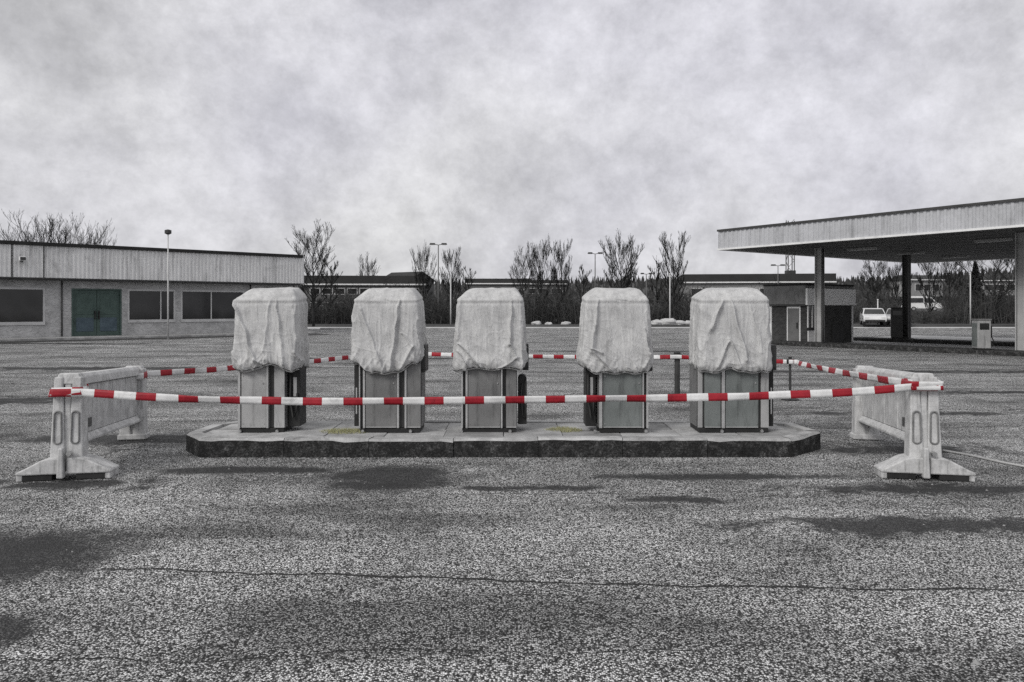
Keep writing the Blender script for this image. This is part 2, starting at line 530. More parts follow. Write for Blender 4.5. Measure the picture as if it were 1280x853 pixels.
# pale road and kerb beyond the yard
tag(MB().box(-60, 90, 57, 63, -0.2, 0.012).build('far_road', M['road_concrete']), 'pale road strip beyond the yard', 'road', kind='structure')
tag(MB().box(-14, 40, 55.4, 55.9, -0.2, 0.14).build('far_kerb', M['concrete'], bevel=0.02), 'low pale kerb along the far edge of the yard', 'kerb', kind='structure')
tag(MB().box(-60, 90, 63, 95, -0.2, 0.16).build('verge', M['hill']), 'dark rough verge beyond the road', 'verge', kind='structure')

# ------------------------------------------------------------------ pump island
ISL_Z = 0.20
OUT = [(-3.35, 8.14), (3.0, 8.14), (3.5, 8.62), (3.42, 9.25), (3.1, 9.5), (-3.3, 9.5), (-3.62, 9.2), (-3.65, 8.52)]
def inset(poly, d):
    n = len(poly); res = []
    for i in range(n):
        p0, p1, p2 = Vector(poly[i - 1]), Vector(poly[i]), Vector(poly[(i + 1) % n])
        e1, e2 = (p1 - p0).normalized(), (p2 - p1).normalized()
        n1, n2 = Vector((-e1.y, e1.x)), Vector((-e2.y, e2.x))
        b = (n1 + n2); b /= (1 + n1.dot(n2))
        res.append(tuple(p1 + b * d))
    return res
INN = inset(OUT, 0.15)
island = MB().prism(inset(OUT, 0.04), 'z', -0.05, ISL_Z - 0.028).build('pump_island', M['concrete'])
tag(island, 'long low concrete island with shade-darkened kerb faces under the wrapped pumps', 'island', kind='structure')
rng = random.Random(5)
for i in range(len(OUT)):
    a0, a1 = Vector(OUT[i]), Vector(OUT[(i + 1) % len(OUT)])
    b0, b1 = Vector(INN[i]), Vector(INN[(i + 1) % len(OUT)])
    L = (a1 - a0).length
    n = max(1, round(L / 0.92))
    gap = 0.003 / L
    for k in range(n):
        t0, t1 = k / n + gap, (k + 1) / n - gap
        dz = rng.uniform(-0.008, 0.006)
        out = (a1 - a0).normalized(); out = Vector((out.y, -out.x)) * rng.uniform(-0.005, 0.008)
        zt = ISL_Z + dz
        m = MB()
        nseg = 7 if n > 1 else 3
        nrm = (a1 - a0).normalized(); nrm = Vector((nrm.y, -nrm.x))
        for g_ in range(nseg + 1):
            t_ = t0 + (t1 - t0) * g_ / nseg
            po, pi_ = a0.lerp(a1, t_) + out, b0.lerp(b1, t_)
            wear = 0.006 + abs(rng.gauss(0, 0.0045)) + (0.016 if rng.random() < 0.08 else 0)
            jo = nrm * rng.uniform(-0.006, 0.004)
            lo_, up_ = po + jo + nrm * 0.004, po + jo
            top_ = po - nrm * (0.018 + wear)
            m.v += [(lo_.x, lo_.y, -0.04), (up_.x, up_.y, zt - 0.014 - wear), (top_.x, top_.y, zt + rng.uniform(-0.003, 0.002)), (pi_.x, pi_.y, zt - 0.002), (pi_.x, pi_.y, -0.04)]
        for g_ in range(nseg):
            b_ = g_ * 5
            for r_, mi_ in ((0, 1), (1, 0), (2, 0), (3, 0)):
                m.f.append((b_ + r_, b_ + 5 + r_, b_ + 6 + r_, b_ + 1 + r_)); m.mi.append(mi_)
        e_ = nseg * 5
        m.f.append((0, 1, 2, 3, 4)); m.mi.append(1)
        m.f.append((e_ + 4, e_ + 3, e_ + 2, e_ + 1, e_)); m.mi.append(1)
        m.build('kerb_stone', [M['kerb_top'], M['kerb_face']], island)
# paving slabs inside the kerb
nx = 10
for r_, (ya, yb) in enumerate(((8.295, 8.82), (8.828, 9.345))):
    for k in range(nx):
        xa = -3.38 + k * 0.658 + (0.0 if r_ == 0 else -0.02)
        xb = xa + 0.65
        pts = [(max(xa, -3.42), ya), (min(xb, 3.2), ya), (min(xb, 3.24), yb), (max(xa, -3.45), yb)]
        if r_ == 0 and k == 0: pts = [(-3.28, ya), (xb, ya), (xb, yb), (-3.47, yb), (-3.47, ya + 0.2)]
        if r_ == 0 and k == nx - 1: pts = [(xa, ya), (2.95, ya), (3.30, ya + 0.36), (3.28, yb), (xa, yb)]
        o = MB().prism(pts, 'z', 0.10, ISL_Z - 0.012 + rng.uniform(-0.006, 0.008)).build('paving_slab', M['slab'], island, bevel=0.006)

# ------------------------------------------------------------------ wrapped fuel pumps
PXM = 950 / 8.6            # picture pixels per metre at the pump fronts
def fuel_pump(cx, strips, holster, label, bolts, panel_mat):
    """strips: front layout in metres from the pump's centre: (x0, x1, kind)"""
    x = (cx - 640) / 950 * 8.72
    root = empty('fuel_pump', (x, 8.82, ISL_Z - 0.012))
    tag(root, label, 'fuel pump', 'wrapped fuel pumps on the island')
    w0 = min(s[0] for s in strips if s[2] != 'hose'); w1 = max(s[1] for s in strips if s[2] != 'hose')
    fy = -0.22
    bx('plinth', M['black'], root, w0 + 0.01, w1 - 0.01, fy + 0.005, 0.22, 0.0, 0.05, 0.005)
    MB().box(w0, w1, fy + 0.03, 0.21, 0.05, 0.84).box(-0.28, 0.28, fy + 0.05, 0.19, 0.84, 1.40).build('cabinet', M['dark_metal'], root, bevel=0.006)
    bx('pump_head', M['dark_metal'], root, -0.29, 0.29, -0.18, 0.18, 1.40, 1.49, 0.03)
    for (a, b, kind) in strips:
        if kind == 'panel':
            p = bx('front_panel', panel_mat, root, a, b, fy - 0.004, fy + 0.03, 0.055, 0.86, 0.004)
            bx('panel_lip', M['trim'], p, a + 0.004, b - 0.004, fy - 0.010, fy - 0.004, 0.058, 0.068)
        elif kind == 'trim':
            bx('corner_trim', M['trim'], root, a, b, fy - 0.014, fy + 0.03, 0.052, 0.86, 0.003)
        elif kind == 'edge':
            bx('side_panel', M['panel_light'], root, a, b, fy + 0.02, 0.20, 0.052, 0.86, 0.004)
        elif kind == 'hose':
            # nozzle boot with rounded shoulder, and the hose looping out below it
            c0 = (a + b) / 2; hw = (b - a) / 2
            if cx != 616:
                h = bx('nozzle_boot', M['black'], root, a, b, -0.14, 0.12, 0.06, 0.78, 0.006)
                if hw > 0.05:
                    bx('boot_plate', M['panel_light'], h, c0 - hw * 0.15, c0 + hw * 0.45, -0.146, -0.14, 0.40, 0.62, 0.003)
                    MB().tube([(c0 - hw * 0.5, -0.155, 0.66), (c0 - hw * 0.6, -0.17, 0.36), (c0 - hw * 0.1, -0.175, 0.16), (c0 + hw * 0.5, -0.165, 0.24), (c0 + hw * 0.55, -0.15, 0.44)], 0.012, 8).build('hose', M['black'], h, smooth=True)
                else:
                    bx('boot_plate', M['trim'], h, c0 - hw * 0.3, c0 + hw * 0.3, -0.146, -0.14, 0.2, 0.5, 0.002)
                continue
            prof = [(a, 0.08), (b, 0.08), (b, 0.60)]
            prof += [(c0 + hw * math.cos(t), 0.60 + hw * 0.9 * math.sin(t)) for t in (R(30), R(60), R(90), R(120), R(150))] + [(a, 0.60)]
            h = MB().prism(prof, 'y', -0.12, 0.10).build('nozzle_boot', M['black'], root, bevel=0.006)
            sgn = 1 if c0 > 0 else -1
            pts = [(c0 + sgn * hw * 0.7, -0.125, 0.60), (c0 + sgn * hw * 0.8, -0.135, 0.45), (c0 + sgn * hw * 0.8, -0.14, 0.28),
                   (c0 + sgn * hw * 0.6, -0.135, 0.14), (c0, -0.145, 0.20), (c0 - sgn * hw * 0.3, -0.14, 0.42), (c0, -0.13, 0.56)]
            MB().tube(pts, 0.011, 8).build('hose', M['black'], h, smooth=True)
            bx('hose_clip', M['trim'], h, c0 - hw * 0.35, c0 + hw * 0.35, -0.15, -0.12, 0.36, 0.40, 0.003)
            if hw > 0.05:
                for zc in (0.46, 0.52, 0.30):
                    bx('hose_clip', M['trim'], h, c0 - hw * 0.3, c0 + hw * 0.2, -0.138, -0.12, zc, zc + 0.03, 0.003)
    # lock, screws and a rating plate on the main panel
    pa, pb = max(((q[0], q[1]) for q in strips if q[2] == 'panel'), key=lambda q: q[1] - q[0])
    MB().tube([(pb - 0.035, fy - 0.004, 0.56), (pb - 0.035, fy - 0.012, 0.56)], 0.010, 10).build('lock', M['chrome'], root)
    for sx_ in (pa + 0.02, pb - 0.02):
        for sz_ in (0.10, 0.64):
            MB().tube([(sx_, fy - 0.004, sz_), (sx_, fy - 0.008, sz_)], 0.006, 8).build('screw', M['chrome'], root)
    # side panels of the cabinet
    bx('side_panel', M['panel'], root, w0 - 0.006, w0, fy + 0.06, 0.18, 0.06, 0.86)
    bx('side_panel', M['panel'], root, w1, w1 + 0.006, fy + 0.06, 0.18, 0.06, 0.86)
    # the meter box that shows below the short side of the cover
    if holster:
        a, b, z0, z1 = holster
        hb = bx('meter_box', M['dark_metal'], root, a, b, -0.17, 0.15, z0, z1, 0.008)
        bx('meter_box_seam', M['black'], hb, a + 0.01, b - 0.01, -0.176, -0.17, z0 + 0.02, z0 + 0.035)
        bx('meter_bracket', M['black'], root, w1 - 0.02, a + 0.002, -0.10, 0.10, z0 + 0.05, z1 - 0.04)
    for bxx in bolts:
        MB().tube([(bxx, fy - 0.012, 0.018), (bxx, fy - 0.03, 0.018)], [0.022, 0.016], 10).build('bolt', M['chrome'], root, smooth=False)
    return root
def S(c, *rows):
    return [((a - c) / PXM, (b - c) / PXM, k) for a, b, k in rows]
PUMPS = [
    (340, S(340, (302, 305, 'trim'), (306, 337, 'panel'), (337.3, 340, 'trim'), (347, 360, 'panel'), (362, 377, 'hose')), None,
     'leftmost wrapped fuel pump, with the palest bare front panel', (-0.32, 0.10), 'panel_light'),
    (489, S(489, (443, 449, 'hose'), (451, 452.5, 'trim'), (456, 458.6, 'trim'), (459, 498, 'panel'), (498.4, 501, 'trim'), (508, 510.5, 'trim'), (511, 528, 'panel')), (0.30, 0.40, 0.68, 0.99),
     'second wrapped fuel pump from the left, beside the leftmost one', (-0.30, 0.24), 'panel'),
    (616, S(616, (577, 579, 'trim'), (582.4, 585, 'trim'), (585.4, 626, 'panel'), (626.4, 628.5, 'trim'), (633, 646, 'panel'), (648, 659, 'hose')), (0.285, 0.41, 0.70, 1.00),
     'middle wrapped fuel pump with dark meter box on its right', (-0.35, 0.20), 'panel'),
    (772, S(772, (731, 744, 'hose'), (747, 751, 'trim'), (752, 800.6, 'panel'), (801, 803, 'trim'), (806, 808.5, 'trim')), (0.315, 0.39, 0.69, 0.98),
     'fourth wrapped fuel pump from the left, with one wide front panel', (-0.27, 0.30), 'panel_teal'),
    (917, S(917, (869, 875, 'edge'), (877, 897, 'panel'), (898, 902, 'trim'), (903, 944, 'panel'), (948, 958, 'edge'), (960, 966, 'hose')), (0.40, 0.47, 0.70, 0.99),
     'rightmost wrapped fuel pump, showing two grey front panels', (-0.17, 0.28), 'panel_teal'),
]
for p in PUMPS:
    fuel_pump(p[0], p[1], p[2], p[3], p[4], M[p[5]])

# ------------------------------------------------------------------ canvas covers
def seg_dist(x, z, s):
    (x0, z0), (x1, z1) = s
    dx, dz = x1 - x0, z1 - z0
    L2 = dx * dx + dz * dz
    t = max(0.0, min(1.0, ((x - x0) * dx + (z - z0) * dz) / L2))
    px, pz = x0 + t * dx, z0 + t * dz
    L = math.sqrt(L2)
    side = ((x - px) * dz - (z - pz) * dx) / L
    return math.hypot(x - px, z - pz), t, side
def clamp(x):
    return max(0.0, min(1.0, x))
def pump_cover(cx, seed, wt, wb, hem_fn, folds, label):
    x = (cx - 640) / 950 * 8.72
    NU, NV, NC = 340, 120, 22
    ZT = 1.712 - ISL_Z            # front top edge, above the island
    CR = 0.125                    # rise of the top above its front edge
    HD = 0.245
    m = MB()
    rs = random.Random(seed)
    ph = [rs.uniform(0, 2 * PI) for _ in range(8)]
    so = Vector((seed * 7.3, seed * 3.1, seed * 1.9))
    def perim(u, hw, hd, e):
        t = 2 * PI * u
        # spread the points evenly along the sides of the rounded rectangle
        c_, s_ = math.cos(t), math.sin(t)
        k = (abs(c_) ** e + abs(s_) ** e) ** (-1 / e)
        return hw * c_ * k, hd * s_ * k
    def ridge(v, k):
        return max(0.0, 1.0 - k * abs(noise.noise(v)))
    def top_z(px, py):
        gx = clamp((1 - abs(px) / wt) / (0.42 if px < 0 else 0.24))
        gy = clamp((1 - abs(py) / HD) / (0.55 if py < 0 else 0.3))
        gmin = (gx ** -3 + gy ** -3) ** (-1 / 3) * 1.1 if gx > 1e-3 and gy > 1e-3 else 0.0
        return ZT + CR * min(1.0, gmin) + 0.02 * (py / HD)
    rows = []
    for j in range(NC):                                   # the top, from the middle outwards
        r = (j + 0.02) / NC
        row = []
        for i in range(NU):
            px, py = perim(i / NU, wt * r, HD * r, 4 + 10 * r)
            z = top_z(px, py)
            z += 0.010 * noise.noise(Vector((px * 8, py * 8, 0)) + so) + 0.006 * ridge(Vector((px * 6, py * 6, 3)) + so, 5) * r
            row.append((px, py, z))
        rows.append(row)
    for j in range(NV):
        tv = j / (NV - 1)
        row = []
        for i in range(NU):
            u = i / NU
            hw = wt + (wb - wt) * min(1.0, tv * 1.25) ** 0.9
            hd = HD + 0.05 * tv ** 0.9
            px, py = perim(u, hw, hd, 14 - 8 * tv)
            front = clamp(-py / hd)
            edge = clamp((abs(px) / hw - 0.72) / 0.28)         # towards the corners
            zt0 = ZT + 0.02 * (py / HD)
            z = zt0 + (hem_fn(px, py) - ISL_Z - zt0) * tv
            n = Vector((px / hw * abs(px / hw) ** 5 / hw, py / hd * abs(py / hd) ** 5 / hd, 0))
            n = n.normalized() if n.length > 0 else Vector((0, -1, 0))
            # broad hang, long soft pleats
            d = 0.012 * noise.noise(Vector((px * 2.6, py * 2.6, z * 1.7)) + so) * (0.4 + tv)
            wx = px + 0.05 * noise.noise(Vector((px * 3, z * 2.5, 1)) + so)
            d += 0.016 * (0.2 + 0.9 * tv) * ridge(Vector((wx * 5.0 + py * 5, z * 0.9, 7)) + so, 3.2) ** 1.6
            # sharp fine creases, denser at the corners
            d += 0.012 * (0.22 + 0.6 * tv + 0.9 * edge) * ridge(Vector((wx * 15 + py * 12, z * 2.3 + wx * 2, 2)) + so, 4.5) ** 2
            d += 0.005 * (0.25 + tv) * ridge(Vector((wx * 9 + z * 7, py * 9, z * 9)) + so, 5) ** 2
            # gathered hem: bunched diagonal wrinkles
            gz = clamp((tv - 0.70) / 0.30)
            d += gz * 0.020 * ridge(Vector((px * 11 + z * 6 * (1 if px > 0 else -1), py * 11, z * 4)) + so, 3) ** 1.4
            d += gz * 0.010 * noise.noise(Vector((px * 22, py * 22, z * 12)) + so)
            for (sg, wd, a, asym) in folds:
                if front > 0.3:
                    dist, tt, side = seg_dist(px + 0.022 * noise.noise(Vector((px * 5, z * 6, 4)) + so), z + ISL_Z + 0.02 * noise.noise(Vector((px * 6, z * 5, 9)) + so), sg)
                    wl_ = wd * (0.4 + 0.7 * tt)
                    if dist < 5 * wl_:
                        d += 0.95 * a * front * math.exp(-(dist / wl_) ** 1.2 * 1.5) * (1 + asym * math.tanh(3.0 * side / wl_))
            # stitched edge round the top, then the cloth tucks under the hem
            d += 0.007 * math.exp(-((tv - 0.012) / 0.012) ** 2) - 0.008 * math.exp(-((tv - 0.05) / 0.02) ** 2)
            d -= 0.050 * clamp((tv - 0.88) / 0.12) ** 2
            q = Vector((px, py, z)) + n * d * (0.3 + 0.7 * clamp(tv * 12))
            row.append(tuple(q))
        rows.append(row)
    NR = len(rows)
    for row in rows:
        m.v += row
    for j in range(NR - 1):
        for i in range(NU):
            i2 = (i + 1) % NU
            m.f.append((j * NU + i, (j + 1) * NU + i, (j + 1) * NU + i2, j * NU + i2)); m.mi.append(0)
    m.f.append(tuple(range(NU))); m.mi.append(0)
    o = m.build('pump_cover', canvas('canvas_%d' % seed, seed), smooth=True, loc=(x, 8.80, ISL_Z))
    sd = o.modifiers.new('cloth thickness', 'SOLIDIFY')
    sd.thickness = 0.004
    sd.offset = -1
    tag(o, label, 'cover', 'canvas covers on the fuel pumps')
    # draw cord threaded in and out near the hem
    hem = rows[-4]
    cord = []
    for i in range(0, NU, 2):
        p = Vector(hem[i]); out = Vector((p.x, p.y * 1.6, 0)).normalized()
        cord.append(p + out * (0.004 + 0.010 * math.sin(i * 0.42)))
    cord.append(cord[0])
    MB().tube(cord, 0.0045, 5, cap=False).build('draw_cord', M['black'], o, smooth=True)
    return o
def Z(py, d=8.5):
    return 1.6 - (py - 385) / 950 * d
def fx(px, c):
    return (px - c) / PXM
def F(c, *rows):
    return [(((fx(a, c), Z(b)), (fx(e, c), Z(f))), w, am, asy) for a, b, e, f, w, am, asy in rows]
def smooth(a, b, x):
    t = max(0.0, min(1.0, (x - a) / (b - a)))
    return t * t * (3 - 2 * t)
covers = [
    (337, 1, 0.35, 0.365, lambda x, y: Z(465) + 0.085 * math.exp(-((x - 0.06) / 0.10) ** 2) + 0.012 * math.sin(23 * x + 9 * y),
     F(337, (299, 371, 328, 452, 0.035, 0.045, 0.9), (345, 368, 336, 440, 0.04, 0.028, -0.6), (352, 372, 362, 455, 0.03, 0.030, 0.7), (325, 450, 345, 457, 0.03, 0.03, 0.5), (300, 440, 315, 463, 0.03, 0.025, 0.8), (372, 440, 380, 460, 0.025, 0.03, -0.8)),
     'pale canvas cover on the leftmost fuel pump, hem hitched up at its middle'),
    (485, 2, 0.36, 0.395, lambda x, y: Z(468) + 0.10 * smooth(0.12, 0.34, abs(x + 0.02)) + 0.14 * smooth(0.25, 0.36, x) * smooth(-0.3, 0.05, y) + 0.010 * math.sin(31 * x + 5 * y),
     F(485, (504, 370, 492, 462, 0.03, 0.045, 0.9), (456, 385, 482, 462, 0.045, 0.035, 0.6), (447, 445, 462, 465, 0.03, 0.035, -0.6), (505, 417, 520, 432, 0.025, 0.03, 0.4), (520, 432, 505, 460, 0.03, 0.035, 0.7), (466, 375, 488, 376, 0.018, -0.025, 0.3)),
     'pale canvas cover on the second fuel pump, pulled into a rounded hem'),
    (613, 3, 0.37, 0.405, lambda x, y: Z(463) - 0.03 * smooth(-0.30, -0.40, x) + 0.13 * smooth(0.28, 0.38, x) * smooth(-0.3, 0.05, y) + 0.012 * math.sin(19 * x + 7 * y),
     F(613, (575, 430, 605, 462, 0.02, 0.040, 0.9), (573, 440, 590, 463, 0.02, 0.035, -0.9), (578, 368, 574, 425, 0.025, 0.030, 0.6), (640, 366, 638, 430, 0.025, 0.040, 0.9), (638, 430, 646, 448, 0.02, 0.035, -0.8), (646, 448, 625, 463, 0.025, 0.03, 0.7), (592, 374, 620, 372, 0.015, -0.02, 0.2)),
     'pale canvas cover on the middle fuel pump, with tight diagonal creases low on its left'),
    (769, 4, 0.355, 0.40, lambda x, y: Z(467) - 0.01 + 0.06 * smooth(-0.22, -0.40, x) + 0.12 * smooth(0.30, 0.40, x) * smooth(-0.3, 0.05, y) + 0.010 * math.sin(27 * x + 3 * y),
     F(769, (746, 368, 735, 440, 0.035, 0.045, -0.9), (740, 440, 762, 463, 0.02, 0.05, 0.9), (735, 436, 750, 440, 0.02, 0.03, 0.5), (803, 410, 808, 442, 0.02, 0.04, 0.9), (808, 442, 800, 460, 0.02, 0.03, -0.6), (770, 376, 782, 377, 0.016, -0.025, 0.3)),
     'pale canvas cover on the fourth fuel pump, smooth front and one low sharp crease'),
    (914, 5, 0.385, 0.405, lambda x, y: Z(467) + 0.05 * math.exp(-((x + 0.05) / 0.07) ** 2) + 0.12 * smooth(0.36, 0.43, x) * smooth(-0.3, 0.05, y) + 0.008 * math.sin(29 * x + 3 * y),
     F(913, (900, 370, 880, 410, 0.035, 0.050, -0.8), (905, 368, 925, 450, 0.045, 0.055, 0.8), (905, 424, 918, 458, 0.03, 0.035, 0.9), (903, 428, 888, 458, 0.03, 0.035, -0.9), (930, 372, 945, 440, 0.03, 0.02, 0.6)),
     'pale canvas cover on the rightmost fuel pump, with a tent-shaped fold in front'),
]
for c in covers:
    pump_cover(*c)

# ------------------------------------------------------------------ plastic road barriers
def barrier(loc, rz, label):
    root = empty('road_barrier', loc, rz)
    tag(root, label, 'barrier', 'white road barriers holding the tape')
    root.rotation_euler = (R(-2.4), 0, rz)
    L = 2.25
    # board with shallow vertical panels, top rail and bottom flange
    bx('board', M['barrier'], root, -0.045, 0.045, 0.12, L - 0.12, 0.34, 0.94, 0.01)
    for sx in (-1, 1):
        for k in range(4):
            y0 = 0.17 + k * 0.485
            x0, x1 = (0.045, 0.056) if sx > 0 else (-0.056, -0.045)
            bx('board_panel', M['barrier'], root, x0, x1, y0, y0 + 0.47, 0.39, 0.86, 0.004)
    rail = MB().prism([(-0.085, 0.87), (0.085, 0.87), (0.075, 0.945), (0.045, 0.975), (-0.045, 0.975), (-0.075, 0.945)], 'y', 0.10, L - 0.10).build('top_rail', M['barrier'], root, bevel=0.008)
    MB().prism([(-0.10, 0.31), (0.10, 0.31), (0.10, 0.335), (0.06, 0.385), (-0.06, 0.385), (-0.10, 0.335)], 'y', 0.10, L - 0.10).build('bottom_flange', M['barrier'], root, bevel=0.006)
    for sx in (-1, 1):
        x0, x1 = (0.056, 0.066) if sx > 0 else (-0.066, -0.056)
        bx('plate', M['plate'], root, x0, x1, 0.34, 0.46, 0.44, 0.53, 0.003)
    for e, y in ((0, 0.0), (1, L)):
        s = 1 if e == 0 else -1
        ya, yb = (y - 0.03, y + 0.15) if e == 0 else (y - 0.15, y + 0.03)
        # tapered end pillar in two halves with a groove between
        pil = MB()
        pil.box(-0.145, -0.012, ya, yb, 0.10, 0.95, 0, (0.028, 0.012))
        pil.box(0.012, 0.145, ya, yb, 0.10, 0.95, 0, (0.028, 0.012))
        pil.box(-0.03, 0.03, ya + 0.025, yb - 0.025, 0.10, 0.93)
        pil.box(-0.118, 0.118, ya + 0.016, yb - 0.016, 0.88, 0.985, 0, (0.03, 0.02))
        po = pil.build('end_pillar', M['barrier'], root, bevel=0.012)
        # stadium shaped mouldings on the outer end
        yo = ya - 0.002 if e == 0 else yb + 0.002
        for cx in (-0.075, 0.075):
            pts = []
            for t in range(0, 9):
                a = PI * t / 8
                pts.append((cx + 0.030 * math.cos(a), yo, 0.60 + 0.030 * math.sin(a)))
            for t in range(0, 9):
                a = PI + PI * t / 8
                pts.append((cx + 0.034 * math.cos(a), yo - (0.0 if e == 0 else 0.0), 0.36 + 0.030 * math.sin(a)))
            pts.append(pts[0])
            MB().tube(pts, 0.008, 6, cap=False).build('moulded_slot', M['barrier_dark'], po, smooth=True)
        # spreading feet with dark pads beneath
        if e == 1:
            bx('end_block', M['barrier'], root, -0.16, 0.16, ya - 0.01, yb + 0.02, 0.094, 0.16, 0.012)
            continue
        for sx in (-1, 1):
            prof = [(sx * 0.02, 0.055), (sx * 0.405, 0.055), (sx * 0.405, 0.08), (sx * 0.33, 0.115), (sx * 0.20, 0.185), (sx * 0.13, 0.205), (sx * 0.02, 0.205)]
            if sx < 0: prof = prof[::-1]
            ft = MB().prism(prof, 'y', ya - 0.06, yb + 0.04).build('foot', M['barrier'], root, bevel=0.014)
            bx('foot_pad', M['black'], ft, min(sx * 0.10, sx * 0.36), max(sx * 0.10, sx * 0.36), ya - 0.045, yb + 0.03, 0.0, 0.055, 0.006)
            bx('foot_lug', M['barrier'], ft, min(sx * 0.35, sx * 0.40), max(sx * 0.35, sx * 0.40), ya - 0.05, yb + 0.03, 0.0, 0.06, 0.008)
        bx('coupling_lug', M['barrier'], root, -0.05, 0.01, y - s * 0.10 - 0.03, y - s * 0.10 + 0.05, 0.02, 0.30, 0.012, (0.01, 0.005))
        MB().tube([(0.05, y - s * 0.06, 0.245), (0.05, y - s * 0.12, 0.245)], 0.022, 10).build('coupling_pin', M['chrome'], root)
    return root
BL, BR = Vector((-4.17, 7.12, 0)), Vector((3.87, 7.12, 0))
AL, AR = R(11.6), R(-11.6)
barrier(BL, AL, 'grimy white plastic road barrier at the left end of the tape')
barrier(BR, AR, 'white plastic road barrier at the right end of the tape, beside the pale hose')

# ------------------------------------------------------------------ tape posts
def tape_post(loc, h, rad, label, cap_w):
    root = empty('tape_post', loc)
    tag(root, label, 'post', 'posts carrying the tape')
    MB().tube([(0, 0, 0.03), (0, 0, h)], rad, 12).build('shaft', M['dark_metal'], root, smooth=False)
    MB().tube([(0, 0, 0), (0, 0, 0.018), (0, 0, 0.035)], [0.15, 0.15, 0.05], 16).build('base', M['black'], root)
    bx('cap', M['black'], root, -cap_w, cap_w, -cap_w * 0.8, cap_w * 0.8, h - 0.10, h - 0.02, 0.01)
    MB().tube([(0, 0, h - 0.03), (0, 0, h + 0.02)], rad * 1.25, 10).build('knob', M['black'], root)
P0 = Vector((-2.37, 14.5, 0)); P1 = Vector((3.0, 13.8, 0)); P2 = Vector((4.83, 13.2, 0))
tape_post(P0, 0.80, 0.03, 'dark tape post standing behind the second pump', 0.05)
tape_post(P1, 0.775, 0.05, 'thick dark post seen between the fourth and rightmost pumps', 0.09)
tape_post(P2, 0.73, 0.022, 'thin dark tape post right of the rightmost pump', 0.08)

# ------------------------------------------------------------------ red and white tape
def tape(name, pts, width, label, phase=0.0, per=0.385, twists=(), bumps=(), seed=1):
    """a film ribbon following pts (x,y,z), printed in red and white blocks; twists = (distance, turns, length)"""
    P = [Vector(p) for p in pts]
    acc = [0.0]
    for a, b in zip(P, P[1:]):
        acc.append(acc[-1] + (b - a).length)
    tot = acc[-1]
    cuts = set()
    nstep = int(tot / 0.035)
    for i in range(nstep + 1):
        cuts.add(round(tot * i / nstep, 5))
    k = 0
    while k * per - phase < tot + per:
        for e in (k * per - phase, k * per - phase + per * 0.475):
            if 0 < e < tot:
                cuts.add(round(e, 5))
        k += 1
    cuts |= {round(a, 5) for a in acc}
    cuts = sorted(cuts)
    cuts = [c_ for i, c_ in enumerate(cuts) if i == 0 or c_ - cuts[i - 1] > 1e-4]
    m = MB()
    def at(d):
        for i in range(len(P) - 1):
            if d <= acc[i + 1] + 1e-6:
                t = (d - acc[i]) / max(1e-9, acc[i + 1] - acc[i])
                return P[i].lerp(P[i + 1], t), (P[i + 1] - P[i]).normalized()
        return P[-1], (P[-1] - P[-2]).normalized()
    for d in cuts:
        p, tdir = at(d)
        ang = 0.55 * noise.noise(Vector((d * 1.1, seed * 3.3, 0))) + 0.2 * noise.noise(Vector((d * 4.1, seed * 3.3, 2)))
        for (dc, turns, ln) in twists:
            ang += turns * 2 * PI * smooth(dc - ln / 2, dc + ln / 2, d)
        for (dc, am, ln) in bumps:
            ang += am * math.exp(-((d - dc) / ln) ** 2)
        up = Vector((0, 0, 1)); up = (up - tdir * up.dot(tdir)).normalized()
        side = tdir.cross(up)
        w = up * math.cos(ang) + side * math.sin(ang)
        off = side * 0.012 * noise.noise(Vector((d * 2.0, seed, 5))) + up * 0.010 * noise.noise(Vector((d * 1.3, seed, 8)))
        cup = (up * -math.sin(ang) + side * math.cos(ang)) * (0.001 + 0.005 * noise.noise(Vector((d * 1.7, seed, 9))))
        for q in (-1, -0.33, 0.33, 1):
            m.v.append(tuple(p + off + w * (width / 2 * q) + cup * (1 - q * q)))
    for i in range(len(cuts) - 1):
        mid = (cuts[i] + cuts[i + 1]) / 2 + phase
        red = (mid % per) < per * 0.475
        for q in range(3):
            a = i * 4 + q
            m.f.append((a, a + 1, a + 5, a + 4)); m.mi.append(1 if red else 0)
    o = m.build(name, [M['tape_white'], M['tape_red']], smooth=True)
    sd = o.modifiers.new('film thickness', 'SOLIDIFY'); sd.thickness = 0.0008; sd.offset = 0
    tag(o, label, 'tape', 'red and white tape round the pumps')
    return o
def bl(base, ang, x, y, z):
    return base + Vector((x * math.cos(ang) - y * math.sin(ang), x * math.sin(ang) + y * math.cos(ang), z))
def ring(base, ang, z, e=0.0, start=0, n=9):
    w, y0, y1 = 0.135, -0.045, 0.165
    loop = [(-w, y1), (-w, y0), (w, y0), (w, y1)]
    out = []
    for i in range(n):
        q = loop[(start + i) % 4]
        out.append(bl(base, ang, q[0] + 0.001 * i, q[1] - 0.0015 * i, z + e * i))
    return out
def sag(a, b, n, drop):
    return [a.lerp(b, i / n) - Vector((0, 0, drop * 4 * (i / n) * (1 - i / n))) for i in range(1, n)]
lw = ring(BL, AL, 0.835, -0.004, 3, 8)
rw = ring(BR, AR, 0.855, 0.004, 1, 6)
a, b = lw[-1], rw[0]
mid1 = Vector((-2.14, 7.22, 0.71)); mid2 = Vector((0.1, 7.24, 0.725)); mid3 = Vector((2.2, 7.2, 0.76))
tape('barrier_tape', lw + sag(a, mid1, 8, 0.012) + [mid1] + sag(mid1, mid2, 6, 0.004) + [mid2] + sag(mid2, mid3, 6, 0.004) + [mid3] + sag(mid3, b, 6, 0.008) + rw,
     0.074, 'red and white striped tape strung across the front of the pumps', 0.1, bumps=((2.9, 0.7, 0.35), (6.75, 0.62, 0.35), (7.6, -0.5, 0.3)), seed=2)
